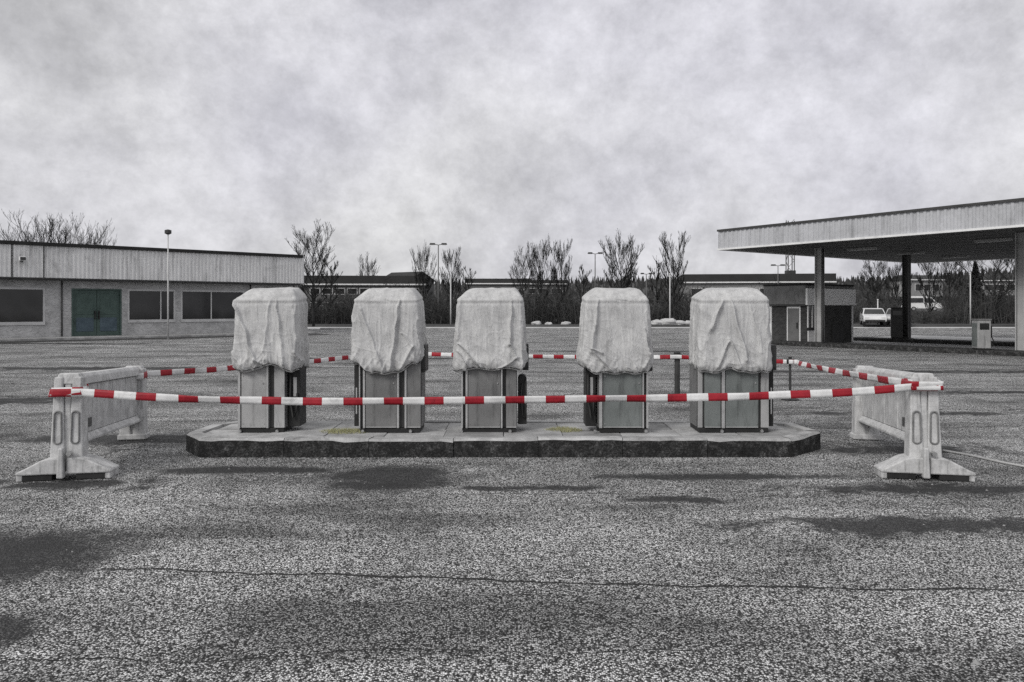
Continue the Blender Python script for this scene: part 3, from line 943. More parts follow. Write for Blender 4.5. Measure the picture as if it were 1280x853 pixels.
e0 = [bl(BL, AL, 0.13, 2.29, 0.76), bl(BL, AL, -0.13, 2.30, 0.765), bl(BL, AL, -0.13, 2.08, 0.77), bl(BL, AL, 0.135, 2.08, 0.775), bl(BL, AL, 0.13, 2.30, 0.785)]
t0, t1, t2 = P0 + Vector((0, -0.045, 0.745)), P1 + Vector((0, -0.095, 0.715)), P2 + Vector((0.03, -0.085, 0.665))
rb = ring(BR, AR, 0.875, 0.003, 0, 6)
tape('barrier_tape', e0 + sag(e0[-1], t0, 10, 0.03) + [t0] + sag(t0, t1, 10, 0.03) + [t1] + sag(t1, t2, 6, 0.01) + [t2],
     0.075, 'red and white striped tape running behind the pumps between the posts', 0.0, seed=7)
tape('barrier_tape', [t2 + Vector((-0.06, 0.02, 0.0)), t2 + Vector((0.05, 0.0, 0.0))] + sag(t2, rb[0], 10, 0.015) + rb,
     0.078, 'red and white striped tape from the thin post to the right barrier', 0.3, per=0.78, seed=9)

# ------------------------------------------------------------------ hose lying on the asphalt at the right
hp = []
for i in range(40):
    t = i / 39
    y = 8.45 - 2.3 * t
    x = 4.75 + 0.5 * t + 0.14 * math.sin(2.6 * t + 0.3) + 0.02 * math.sin(17 * t)
    hp.append((x + 0.15 * t, y, 0.014))
tag(MB().tube(hp, 0.012, 8).build('ground_hose', M['cable'], smooth=True), 'pale thin hose lying on the asphalt by the right barrier', 'hose')

# ------------------------------------------------------------------ left building
def left_building():
    ANG = math.atan2(0.663, 0.7485)
    root = empty('low_building', (-13.15, 47.5, 0), ANG)
    tag(root, 'long low brick building with deep ribbed fascia and green double door', 'building')
    LEN = 26.0
    WY = 0.7          # wall stands back under the fascia
    # wall pieces round the openings (openings as (s0, s1, z0, z1))
    ops = [(-26.0 + 4.5, -13.75, 0.80, 2.62), (-12.55, -10.15, 0.12, 2.62), (-9.85, -7.35, 0.86, 2.62), (-7.05, -3.35, 0.86, 2.62)]
    wm = MB()
    xs = [-LEN] + [v for o in ops for v in o[:2]] + [-0.35]
    for i in range(0, len(xs) - 1, 2):
        wm.box(xs[i], xs[i + 1], WY, WY + 0.25, 0, 3.0)
    for s0, s1, z0, z1 in ops:
        wm.box(s0, s1, WY + 0.002, WY + 0.25, z1, 3.0)
        if z0 > 0.2:
            wm.box(s0, s1, WY + 0.002, WY + 0.25, 0, z0)
    wm.box(-0.60, -0.35, WY + 0.25, 11, 0, 3.0)
    wm.box(-LEN, -0.6, 10.75, 11, 0, 3.0)
    wm.box(-LEN, -LEN + 0.25, WY + 0.25, 10.75, 0, 3.0)
    wall_uv(wm.build('wall', M['brick'], root))
    bx('room_floor', M['dark_metal'], root, -LEN + 0.3, -0.65, WY + 0.3, 10.7, 0.0, 0.05)
    # ribbed fascia, real folds
    fm = MB()
    per, dep = 0.20, 0.035
    z0, z1 = 3.12, 4.72
    pts = []
    x = -LEN
    while x < 0:
        pts += [(x, 0.0), (x + per * 0.35, 0.0), (x + per * 0.45, dep), (x + per * 0.9, dep)]
        x += per
    pts.append((0.0, 0.0))
    for p in pts:
        fm.v += [(p[0], p[1], z0), (p[0], p[1], z1)]
    for i in range(len(pts) - 1):
        fm.f.append((2 * i, 2 * i + 2, 2 * i + 3, 2 * i + 1)); fm.mi.append(0)
    y = 0.0; o = len(fm.v); sp = []
    while y < 11.5:
        sp += [(0.0, y), (0.0, y + per * .4), (-dep, y + per * .5), (-dep, y + per * .9)]
        y += per
    for p in sp:
        fm.v += [(p[0], p[1], z0), (p[0], p[1], z1)]
    for i in range(len(sp) - 1):
        fm.f.append((o + 2 * i, o + 2 * i + 2, o + 2 * i + 3, o + 2 * i + 1)); fm.mi.append(0)
    fas = fm.build('ribbed_fascia', M['clad'], root)
    bx('fascia_seam', M['trim_dark'], fas, -13.95, -13.90, -0.012, -0.002, z0, z1)
    bx('fascia_seam', M['trim_dark'], fas, -15.3, -15.25, -0.012, -0.002, z0, z1)
    bx('roof_edge', M['roof_edge'], root, -LEN, 0.06, -0.08, 11.6, 4.72, 4.90, 0.01)
    bx('fascia_drip', M['trim_dark'], root, -LEN, 0.03, -0.03, 0.05, 3.06, 3.12)
    bx('soffit', M['soffit'], root, -LEN, -0.05, 0.06, 11.4, 3.0, 3.06)
    for sx_ in (-13.0, -3.0):
        MB().tube([(sx_, WY - 0.06, 0.1), (sx_, WY - 0.06, 3.0)], 0.04, 8).build('downpipe', M['column_dark'], root, smooth=True)
    # floodlight on the fascia
    f1 = MB().box(-15.02, -14.74, -0.42, -0.22, 3.92, 4.12).build('floodlight', M['white_paint'], root, bevel=0.02)
    bx('floodlight_bracket', M['dark_metal'], f1, -14.92, -14.84, -0.24, -0.0, 3.86, 3.93)
    bx('floodlight_lens', M['glass'], f1, -15.0, -14.76, -0.428, -0.42, 3.94, 4.10)
    # windows
    for wi, (s0, s1, z0, z1) in enumerate(ops):
        if wi == 1:
            continue
        w = MB()
        t = 0.09
        w.box(s0, s1, WY - 0.06, WY + 0.10, z0 - 0.07, z0 + t); w.box(s0, s1, WY - 0.01, WY + 0.10, z1 - t, z1)
        w.box(s0, s0 + t, WY - 0.01, WY + 0.10, z0 + t, z1 - t); w.box(s1 - t, s1, WY - 0.01, WY + 0.10, z0 + t, z1 - t)
        wo = w.build('window', M['window_frame'], root)
        cuts = {0: [s0 + t, s0 + 4.0, s1 - t], 2: [s0 + t, s1 - 0.78, s1 - t], 3: [s0 + t, s0 + 1.72, s1 - t]}[wi]
        for i in range(len(cuts) - 1):
            bx('pane', M['glass'], wo, cuts[i] + (0.03 if i else 0), cuts[i + 1] - (0.03 if i < len(cuts) - 2 else 0), WY + 0.04, WY + 0.06, z0 + t, z1 - t)
            if i:
                bx('mullion', M['window_frame'], wo, cuts[i] - 0.03, cuts[i] + 0.03, WY - 0.01, WY + 0.09, z0 + t, z1 - t)
    # green double door
    s0, s1, z0, z1 = ops[1]
    MB().box(s0, s0 + 0.08, WY - 0.02, WY + 0.2, 0.1, z1).box(s1 - 0.08, s1, WY - 0.02, WY + 0.2, 0.1, z1).box(s0 + 0.08, s1 - 0.08, WY - 0.02, WY + 0.2, z1 - 0.08, z1).build('door_frame', M['door_green'], root)
    mid = (s0 + s1) / 2
    for a, b, sgn in ((s0 + 0.08, mid - 0.01, 1), (mid + 0.01, s1 - 0.08, -1)):
        d = bx('door', M['door_green'], root, a, b, WY + 0.06, WY + 0.12, 0.1, z1 - 0.08)
        bx('door_panel', M['door_green'], d, a + 0.14, b - 0.14, WY + 0.04, WY + 0.06, 1.25, z1 - 0.25, 0.01)
        bx('door_panel', M['door_patch'], d, a + 0.14, b - 0.14, WY + 0.04, WY + 0.06, 0.35, 1.08, 0.01, label='blue-grey kick plate of the green door')
        hx = b - 0.08 if sgn > 0 else a + 0.08
        bx('door_handle', M['black'], d, hx - 0.03, hx + 0.03, WY - 0.03, WY + 0.06, 1.0, 1.45)
    return root
left_building()
pv = MB()
ang = math.atan2(0.663, 0.7485)
def lb(s, t):
    return (-13.15 + s * math.cos(ang) - t * math.sin(ang), 47.5 + s * math.sin(ang) + t * math.cos(ang))
tag(MB().prism([lb(-26, -1.3), lb(0.5, -1.3), lb(0.5, 0.69), lb(-26, 0.69)], 'z', -0.1, 0.11).build('pavement', M['concrete'], bevel=0.02), 'concrete pavement along the low brick building', 'pavement', kind='structure')
tag(MB().prism([lb(-26, -3.3), lb(0.5, -3.3), lb(0.5, -1.34), lb(-26, -1.34)], 'z', -0.1, 0.008).build('gutter_strip', M['gutter_dark']), 'dark gutter strip before the low building', 'gutter', kind='structure')  # thin strip in a darker mottled tone than the yard

# ------------------------------------------------------------------ lamps and poles
def lamp_post(loc, h, arms, label, head=0.55, r=0.06, rz=0.0, mat='galv'):
    root = empty('street_lamp', loc, rz)
    tag(root, label, 'street lamp', 'street lamps around the yard')
    MB().tube([(0, 0, 0), (0, 0, h * 0.5), (0, 0, h)], [r * 1.2, r, r * 0.75], 8).build('pole', M[mat], root, smooth=True)
    for s in arms:
        MB().tube([(0, 0, h - 0.03), (s * 0.35, 0, h + 0.04)], r * 0.55, 6).build('arm', M[mat], root)
        hb = MB()
        x0, x1 = (0.25, 0.25 + head) if s > 0 else (-0.25 - head, -0.25)
        hb.box(x0, x1, -0.15, 0.15, h, h + 0.15, 0, (0.06, 0.05))
        ho = hb.build('lamp_head', M['dark_metal'], root, bevel=0.02)
        bx('lamp_lens', M['lamp_lens'], ho, x0 + 0.08, x1 - 0.08, -0.11, 0.11, h - 0.03, h)
    return root
lamp_post((-17.65, 39.0, 0), 5.4, (), 'thin pale lamp pole before the low brick building', r=0.04, mat='pole_white')
o = [x for x in COL.objects if x.name.startswith('street_lamp')][0]
MB().tube([(0, 0, 5.36), (0, 0, 5.42), (0, 0, 5.58), (0, 0, 5.62)], [0.06, 0.17, 0.17, 0.05], 10).build('lamp_head', M['dark_metal'], o)
lamp_post((-6.65, 68.6, 0), 7.3, (-1, 1), 'double-headed street lamp behind the gap right of the second pump')
lamp_post((8.75, 80.0, 0), 7.3, (-1, 1), 'double-headed street lamp left of the fourth pump')
lamp_post((15.9, 90.0, 0), 5.6, (-1, 1), 'small distant double-headed lamp between fourth and rightmost pumps', head=0.45)
lamp_post((31.5, 90.0, 0), 6.6, (-1, 1), 'distant lamp above the kiosk roof, left of the mast', head=0.6)
def pole(loc, h, label, r=0.06):
    root = empty('white_pole', loc)
    tag(root, label, 'pole', 'white poles along the road')
    MB().tube([(0, 0, 0), (0, 0, h)], [r, r * 0.8], 8).build('shaft', M['pole_white'], root, smooth=True)
    MB().tube([(0, 0, h), (0, 0, h + 0.08)], [r * 1.3, r * 0.9], 8).build('finial', M['pole_white'], root)
pole((-5.2, 64.5, 0.16), 4.0, 'white pole just right of the first double-headed street lamp')
pole((13.4, 64.5, 0.16), 4.3, 'white pole below the tall bare tree, between fourth and rightmost pumps')
pole((39.2, 65.0, 0.16), 4.4, 'white pole seen under the canopy, right of the dark column')
pole((30.8, 64.0, 0.16), 2.1, 'short white pole under the canopy, left of the dark column')

# ------------------------------------------------------------------ filling station canopy
CA = Vector((8.83, 32.5, 0)); CU = Vector((0.58, -0.815, 0)).normalized(); CV = Vector((0.815, 0.58, 0)).normalized()
CANG = math.atan2(CU.y, CU.x)       # local x along the front fascia, local y towards the back
def canopy():
    root = empty('station_canopy', CA, CANG)
    tag(root, 'wide flat filling station canopy with ribbed fascia on steel columns', 'canopy')
    # local frame: x along CU; y along CV must be +90 degrees from x
    W, D, zb, zt = 19.0, 16.6, 4.08, 4.92
    rm = MB()
    per, dep = 0.22, 0.03
    def ribs(p0, dirv, nrm, length):
        pts = []
        s = 0.0
        while s < length:
            for a, d in ((0, 0), (0.35, 0), (0.45, 1), (0.9, 1)):
                ss = min(length, s + per * a)
                pts.append(p0 + dirv * ss - nrm * (dep * d))
            s += per
        pts.append(p0 + dirv * length)
        o = len(rm.v)
        for p in pts:
            rm.v.append((p.x, p.y, zb + 0.05)); rm.v.append((p.x, p.y, zt - 0.06))
        for i in range(len(pts) - 1):
            rm.f.append((o + 2 * i, o + 2 * i + 2, o + 2 * i + 3, o + 2 * i + 1)); rm.mi.append(0)
    X, Y = Vector((1, 0, 0)), Vector((0, 1, 0))
    ribs(Vector((0, 0, 0)), X, -Y, W)
    ribs(Vector((0, D, 0)), -Y, -X, D)
    ribs(Vector((W, 0, 0)), Y, X, D)
    ribs(Vector((W, D, 0)), -X, Y, W)
    fas = rm.build('ribbed_fascia', M['clad_canopy'], root)
    t = MB()
    for (x0, x1, y0, y1) in ((-0.05, W + 0.05, -0.05, 0.05), (-0.05, W + 0.05, D - 0.05, D + 0.05), (-0.05, 0.05, 0.05, D - 0.05), (W - 0.05, W + 0.05, 0.05, D - 0.05)):
        t.box(x0, x1, y0, y1, zt - 0.06, zt + 0.02)
    t.build('top_flashing', M['trim_dark'], root)
    t = MB()
    for (x0, x1, y0, y1) in ((-0.04, W + 0.04, -0.04, 0.06), (-0.04, W + 0.04, D - 0.06, D + 0.04), (-0.04, 0.06, 0.06, D - 0.06), (W - 0.06, W + 0.04, 0.06, D - 0.06)):
        t.box(x0, x1, y0, y1, zb - 0.02, zb + 0.05)
    t.build('bottom_flashing', M['white_paint'], root)
    bx('roof_deck', M['roof_edge'], root, 0.06, W - 0.06, 0.06, D - 0.06, zt - 0.2, zt - 0.08)
    # soffit boards, each its own
    nb = 27
    bw = (D - 0.12) / nb
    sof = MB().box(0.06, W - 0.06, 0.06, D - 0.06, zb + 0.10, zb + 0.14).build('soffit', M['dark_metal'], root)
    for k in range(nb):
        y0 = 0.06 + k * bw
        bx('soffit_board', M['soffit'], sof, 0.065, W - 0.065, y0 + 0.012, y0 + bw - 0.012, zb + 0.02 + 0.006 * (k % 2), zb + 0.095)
    for lx in (4.0, 9.0, 14.0):
        for ly in (4.2, 8.2, 12.4):
            fo = bx('light_fitting', M['panel_light'], root, lx - 0.6, lx + 0.6, ly - 0.12, ly + 0.12, zb - 0.07, zb + 0.02, 0.01)
            bx('diffuser', M['window_frame'], fo, lx - 0.55, lx + 0.55, ly - 0.09, ly + 0.09, zb - 0.085, zb - 0.07)
    MB().tube([(3.0 + 0.2, 2.75 - 0.06, 0.16), (3.0 + 0.2, 2.75 - 0.06, zb)], 0.04, 8).build('downpipe', M['column_dark'], root, smooth=True)
    for (cx, cy, mt, lab) in ((3.0, 2.75, 'column', None), (10.6, 2.4, 'column', None), (3.1, 9.6, 'column_dark', 'dark column under the canopy'), (10.6, 9.6, 'column_dark', None)):
        c_ = MB().box(cx - 0.14, cx + 0.14, cy - 0.03, cy + 0.03, 0.15, zb + 0.02).box(cx - 0.14, cx - 0.11, cy - 0.14, cy + 0.14, 0.15, zb + 0.018).box(cx + 0.11, cx + 0.14, cy - 0.14, cy + 0.14, 0.15, zb + 0.018).build('column', M[mt], root)
        bx('column_foot', M['dark_metal'], c_, cx - 0.22, cx + 0.22, cy - 0.22, cy + 0.22, 0.15, 0.19)
    return root
canopy()
def cl(u, v, z=0.0):
    return CA + CU * u + CV * v + Vector((0, 0, z))
def canopy_island(u0, u1, v0, v1, label):
    c = [cl(u0, v0), cl(u1, v0), cl(u1, v1), cl(u0, v1)]
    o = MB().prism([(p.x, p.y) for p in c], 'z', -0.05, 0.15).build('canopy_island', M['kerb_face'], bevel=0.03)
    tag(o, label, 'island', kind='structure')
canopy_island(0.6, 13.5, 2.1, 3.4, 'dark raised island under the near canopy columns')
canopy_island(0.6, 13.5, 8.9, 10.3, 'dark raised island under the far canopy columns')
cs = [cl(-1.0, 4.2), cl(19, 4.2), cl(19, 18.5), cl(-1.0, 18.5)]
tag(MB().prism([(p.x, p.y) for p in cs], 'z', -0.1, 0.006).build('bright_forecourt', M['road_concrete']), 'pale sheet for the brightly lit ground below and beyond the canopy', 'forecourt', kind='structure')  # bright light on the ground put into this sheet's paler colour

def dispenser(pos, rz, h, w, label, pale):
    root = empty('old_dispenser', pos, rz)
    tag(root, label, 'fuel pump', 'old pumps under the canopy')
    b = bx('body', M['panel_light'] if pale else M['dark_metal'], root, -w / 2, w / 2, -0.25, 0.25, 0.05, h, 0.02)
    bx('plinth', M['black'], root, -w / 2 + 0.02, w / 2 - 0.02, -0.23, 0.23, 0, 0.05)
    bx('display', M['glass'], root, -w / 2 + 0.06, w / 2 - 0.06, -0.262, -0.25, h - 0.32, h - 0.10, 0.004)
    bx('side_door', M['panel_teal'] if pale else M['panel'], root, -w / 2 - 0.012, -w / 2, -0.2, 0.2, 0.12, h - 0.1)
    bx('nozzle_boot', M['black'], root, w / 2, w / 2 + 0.1, -0.1, 0.1, h * 0.45, h * 0.8, 0.01)
    MB().tube([(w / 2 + 0.06, -0.06, h * 0.5), (w / 2 + 0.17, -0.1, h * 0.25), (w / 2 + 0.12, -0.12, 0.14), (w / 2 + 0.04, -0.1, h * 0.3)], 0.02, 6).build('hose', M['black'], root, smooth=True)
    bx('lid', M['panel'] if pale else M['dark_metal'], root, -w / 2 - 0.02, w / 2 + 0.02, -0.27, 0.27, h, h + 0.05, 0.01)
dispenser(cl(2.75, 8.95 + 0.45, 0.15), CANG + R(30), 1.42, 0.5, 'dark old pump standing against the dark canopy column', False)
dispenser(cl(9.3, 2.55, 0.15), CANG + R(45), 1.02, 0.42, 'pale green-grey pump casing beside the right canopy column', True)

# ------------------------------------------------------------------ kiosk under the canopy
def kiosk():
    root = empty('station_kiosk', (12.8, 33.0, 0), CANG)
    tag(root, 'small station kiosk with white fascia and dark walls under the canopy', 'kiosk')
    # corner at the origin; left face runs along -x (y=0), right face runs along +y (x=0)
    LX, LY = 2.05, 3.6
    wm = MB()
    wm.box(-LX, 0, 0, 0.12, 0, 1.72).box(-0.12, 0, 0.12, LY, 0, 1.72).box(-LX, -LX + 0.12, 0.12, LY, 0, 1.72).box(-LX + 0.12, -0.12, LY - 0.12, LY, 0, 1.72)
    wall_uv(wm.build('wall', M['brick_dark'], root))
    bx('fascia', M['panel'], root, -LX - 0.08, -0.004, -0.10, LY, 1.72, 2.58, 0.01)
    bx('fascia_board', M['white_gloss'], root, 0.0, 0.10, -0.10, LY + 0.08, 1.72, 2.45, 0.01, label='white fascia board of the kiosk')
    bx('roof', M['roof_edge'], root, -LX - 0.10, 0.02, -0.12, LY + 0.06, 2.58, 2.66)
    bx('eaves_trim', M['trim_dark'], root, -LX - 0.09, -0.02, -0.12, -0.10, 1.68, 1.76)
    bx('pilaster', M['white_paint'], root, -LX - 0.06, -LX + 0.30, -0.05, 0.0, 0, 1.72)
    bx('door_frame', M['white_paint'], root, -0.98, -0.30, -0.02, 0.0, 0.02, 1.66)
    d = bx('door', M['door_grey'], root, -0.92, -0.36, -0.04, -0.02, 0.04, 1.58, 0.005)
    bx('door_handle', M['black'], d, -0.46, -0.42, -0.08, -0.04, 0.7, 0.95)
    # glazed bay on the right face beside the corner
    bx('bay_panel', M['white_paint'], root, 0.0, 0.05, 0.05, 1.0, 0.06, 0.62)
    bx('bay_sill', M['black'], root, 0.0, 0.08, 0.02, 1.02, 0.62, 0.74)
    w = MB()
    for y in (0.05, 0.35, 0.65, 0.95):
        w.box(0.0, 0.05, y - 0.03, y + 0.03, 0.74, 1.70)
    wo = w.build('window', M['white_paint'], root)
    for y in (0.05, 0.35, 0.65):
        bx('pane', M['glass'], wo, 0.01, 0.02, y + 0.03, y + 0.27, 0.74, 1.70)
    bx('corner_post', M['white_paint'], root, 0.0, 0.04, LY - 0.12, LY - 0.02, 0, 1.70)
    bx('service_hatch', M['black'], root, 0.0, 0.03, 1.9, 2.8, 0.05, 0.85)
kiosk()
def mast():
    root = empty('lattice_mast', (36.6, 100.0, 0))
    tag(root, 'slim lattice mast with dark box, seen over the kiosk', 'mast')
    for sx, sy in ((-1, -1), (1, -1), (1, 1), (-1, 1)):
        MB().tube([(sx * 0.4, sy * 0.4, 0), (sx * 0.4, sy * 0.4, 13)], 0.07, 6).build('leg', M['galv'], root)
    b = MB()
    for k in range(14):
        z = 0.6 + k * 0.9
        s = 1 if k % 2 else -1
        b.tube([(-0.4 * s, -0.4, z), (0.4 * s, -0.4, z + 0.9)], 0.04, 4)
        b.tube([(-0.4, -0.4 * s, z), (-0.4, 0.4 * s, z + 0.9)], 0.04, 4)
    b.build('bracing', M['galv'], root)
    bx('equipment_box', M['dark_metal'], root, -0.55, 0.55, -0.55, 0.55, 4.4, 6.5, 0.03)
mast()

# ------------------------------------------------------------------ far buildings
def far_hall(name, loc, rz, L, D, H, label, wallm='far_wall_dark', bands=((0.62, 0.72),), nwin=9, roof_h=0.9, slope=False):
    root = empty(name, loc, rz)
    tag(root, label, 'building')
    wb = MB().box(0, L, 0, D, 0, H).build('wall', M[wallm], root)
    rm = MB()
    if slope:
        rm.prism([(-0.3, H), (D + 0.3, H), (D / 2, H + roof_h)], 'x', -0.3, L + 0.3)
    else:
        rm.box(-0.3, L + 0.3, -0.3, D + 0.3, H, H + roof_h)
    ro = rm.build('roof', M['far_roof'], root)
    bx('gutter', M['white_paint'], ro, -0.32, L + 0.32, -0.36, -0.30, H - 0.12, H + 0.03)
    for (a, b) in bands:
        ws = (L - 1.0) / nwin
        for k in range(nwin):
            x0 = 0.5 + k * ws
            w = bx('window', M['window_frame'], root, x0 + 0.1, x0 + ws - 0.1, -0.05, 0.0, H * a, H * b)
            bx('pane', M['glass'], w, x0 + 0.2, x0 + ws - 0.2, -0.08, -0.05, H * a + 0.1, H * b - 0.1)
    return root
far_hall('flat_roofed_hall', (-23.5, 86.0, 0), R(4), 13.5, 12, 4.3, 'long dark flat-roofed hall behind the second pump', bands=((0.72, 0.90), (0.3, 0.52)), roof_h=0.95)
far_hall('gabled_house', (-20.6, 118, 2.6), R(-35), 6.0, 6.0, 3.1, 'dark gabled house roof rising above the flat-roofed hall', bands=((0.3, 0.8),), nwin=3, roof_h=1.5, slope=True)
far_hall('low_shed', (-6.5, 112, 2.2), 0, 9.0, 6, 3.0, 'low dark shed roof left of the middle pump', bands=((0.4, 0.7),), nwin=4, roof_h=0.7)
far_hall('far_house', (1.5, 126, 3.2), 0, 7.5, 6, 2.4, 'distant low house behind the bare trees at the middle', bands=((0.3, 0.7),), nwin=3, roof_h=0.6)
far_hall('long_works_hall', (21.0, 92.0, 0), R(-8), 17.0, 9, 4.7, 'long works hall with dark curved roof behind the rightmost pump', wallm='far_wall', bands=((0.55, 0.85), (0.12, 0.4)), nwin=10, roof_h=0.95)
far_hall('hillside_house', (62.0, 118.0, 3.4), R(10), 5.5, 5, 2.6, 'pale hillside house seen under the canopy', wallm='far_wall', bands=((0.3, 0.75),), nwin=3, roof_h=0.8, slope=True)
far_hall('hillside_cottage', (75.0, 122.0, 3.6), R(-12), 6.0, 5, 2.4, 'second hillside house seen under the canopy, further right', wallm='far_wall', bands=((0.3, 0.75),), nwin=3, roof_h=1.1, slope=True)

# ------------------------------------------------------------------ hills
def hill(name, x0, x1, y0, y1, hfun, label, nxx=80, nyy=14):
    m = MB()
    for j in range(nyy + 1):
        for i in range(nxx + 1):
            x = x0 + (x1 - x0) * i / nxx; y = y0 + (y1 - y0) * j / nyy
            m.v.append((x, y, hfun(x, y, j / nyy)))
    for j in range(nyy):
        for i in range(nxx):
            a = j * (nxx + 1) + i
            m.f.append((a, a + 1, a + nxx + 2, a + nxx + 1)); m.mi.append(0)
    tag(m.build(name, M['hill'], smooth=True), label, 'hill', kind='structure')
hill('hill', -260, 330, 97, 260, lambda x, y, t: -0.3 + smooth(0, 1, t) * (9.5 + 1.6 * noise.noise(Vector((x * 0.012, 1, 0))) + (5.0 * smooth(60, 200, x))) + 0.5 * noise.noise(Vector((x * 0.15, y * 0.15, 0))),
     'dark low hillside closing the view behind the yard')

# ------------------------------------------------------------------ bare trees
def grow(seed, H, spread, upright, n_main, depth, twig_r, trunk_r, clear=0.18):
    """returns (trunk MB, crown MB) of a leafless tree"""
    rs = random.Random(seed)
    tr, cr = MB(), MB()
    n = 9
    pts, rad = [], []
    x = y = 0.0
    for i in range(n + 1):
        t = i / n
        pts.append(Vector((x, y, H * 0.93 * t)))
        rad.append(trunk_r * (1 - t) ** 0.8 + twig_r)
        x += rs.uniform(-1, 1) * H * 0.008; y += rs.uniform(-1, 1) * H * 0.008
    tr.tube(pts, rad, 7)
    def at(t):
        f = t * n; i = min(n - 1, int(f))
        return pts[i].lerp(pts[i + 1], f - i), rad[i]
    def branch(p, d, L, r, lev):
        q = [p]; dd = d.copy(); k = 4 if lev < 2 else 3
        for i in range(k):
            dd = (dd + Vector((rs.uniform(-1, 1), rs.uniform(-1, 1), rs.uniform(-0.4, 0.8))) * 0.10 + Vector((0, 0, upright * 0.14))).normalized()
            q.append(q[-1] + dd * (L / k))
        cr.tube(q, [r * (1 - 0.75 * i / k) + twig_r * 0.55 for i in range(k + 1)], 4 if lev == 0 else 3, cap=False)
        if lev < depth:
            nb = {0: 7, 1: 5, 2: 3}.get(lev, 2)
            for b in range(nb):
                t = rs.uniform(0.25, 1.0) if b < nb - 1 else 0.98
                f = t * k; i = min(k - 1, int(f))
                bp = q[i].lerp(q[i + 1], f - i)
                bd = (q[i + 1] - q[i]).normalized()
                side = Vector((rs.uniform(-1, 1), rs.uniform(-1, 1), rs.uniform(-0.3, 0.7))).normalized()
                nd = (bd + side * (1.0 - 0.55 * upright) + Vector((0, 0, 0.25 * upright))).normalized()
                branch(bp, nd, L * rs.uniform(0.42, 0.66) * (1.1 - 0.45 * t), r * 0.5, lev + 1)
    for b in range(n_main):
        t = clear + (0.97 - clear) * ((b + rs.random()) / n_main)
        p, r = at(t)
        a = b * 2.4 + rs.uniform(-0.5, 0.5)
        el = upright * (0.75 + 0.35 * t) + (1 - upright) * (0.15 + 0.5 * t)
        d = Vector((math.cos(a) * math.cos(el), math.sin(a) * math.cos(el), math.sin(el)))
        prof = math.sin(PI * min(1.0, 0.18 + 0.82 * (1 - (t - clear) / (1 - clear)))) ** 0.6
        branch(p, d, spread * (0.45 + 0.75 * prof) * rs.uniform(0.8, 1.15), r * 0.42, 0)
    return tr, cr
KINDS = {}
for key, a in {'poplar': (11, 9, 2.9, 0.92, 25, 3, 0.013, 0.15, 0.10), 'poplar_b': (12, 9, 2.7, 0.88, 25, 3, 0.013, 0.14, 0.10), 'birch': (13, 9, 2.5, 0.6, 26, 3, 0.014, 0.13),
               'round': (14, 8, 3.6, 0.5, 17, 3, 0.011, 0.17, 0.25), 'round_b': (15, 8, 3.4, 0.55, 16, 3, 0.011, 0.16, 0.25), 'sapling': (16, 7, 1.3, 0.8, 12, 2, 0.022, 0.08)}.items():
    KINDS[key] = grow(*a)
    KINDS[key] = KINDS[key], sorted(v_[2] for v_ in KINDS[key][1].v)[int(len(KINDS[key][1].v) * 0.975)]
MESH = {}
def bare_tree(kind, px, top_py, d, label, wscale=1.0, base=0.0, rz=0.0):
    (tr, cr), H0 = KINDS[kind]
    X = (px - 640) / 950 * d
    H = 1.6 + (385 - top_py) / 950 * d - base
    root = empty('bare_tree', (X, d, base), rz)
    tag(root, label, 'tree', 'bare trees around the yard')
    s = H / H0
    root.scale = (s * wscale * 1.12, s * wscale * 1.12, s)
    if kind not in MESH:
        a = tr.build('trunk', M['bark'], root, smooth=True); b = cr.build('crown', M['twig'], root)
        MESH[kind] = (a.data, b.data)
    else:
        for nm, me in zip(('trunk', 'crown'), MESH[kind]):
            o = bpy.data.objects.new(nm, me); COL.objects.link(o); o.parent = root
    return root
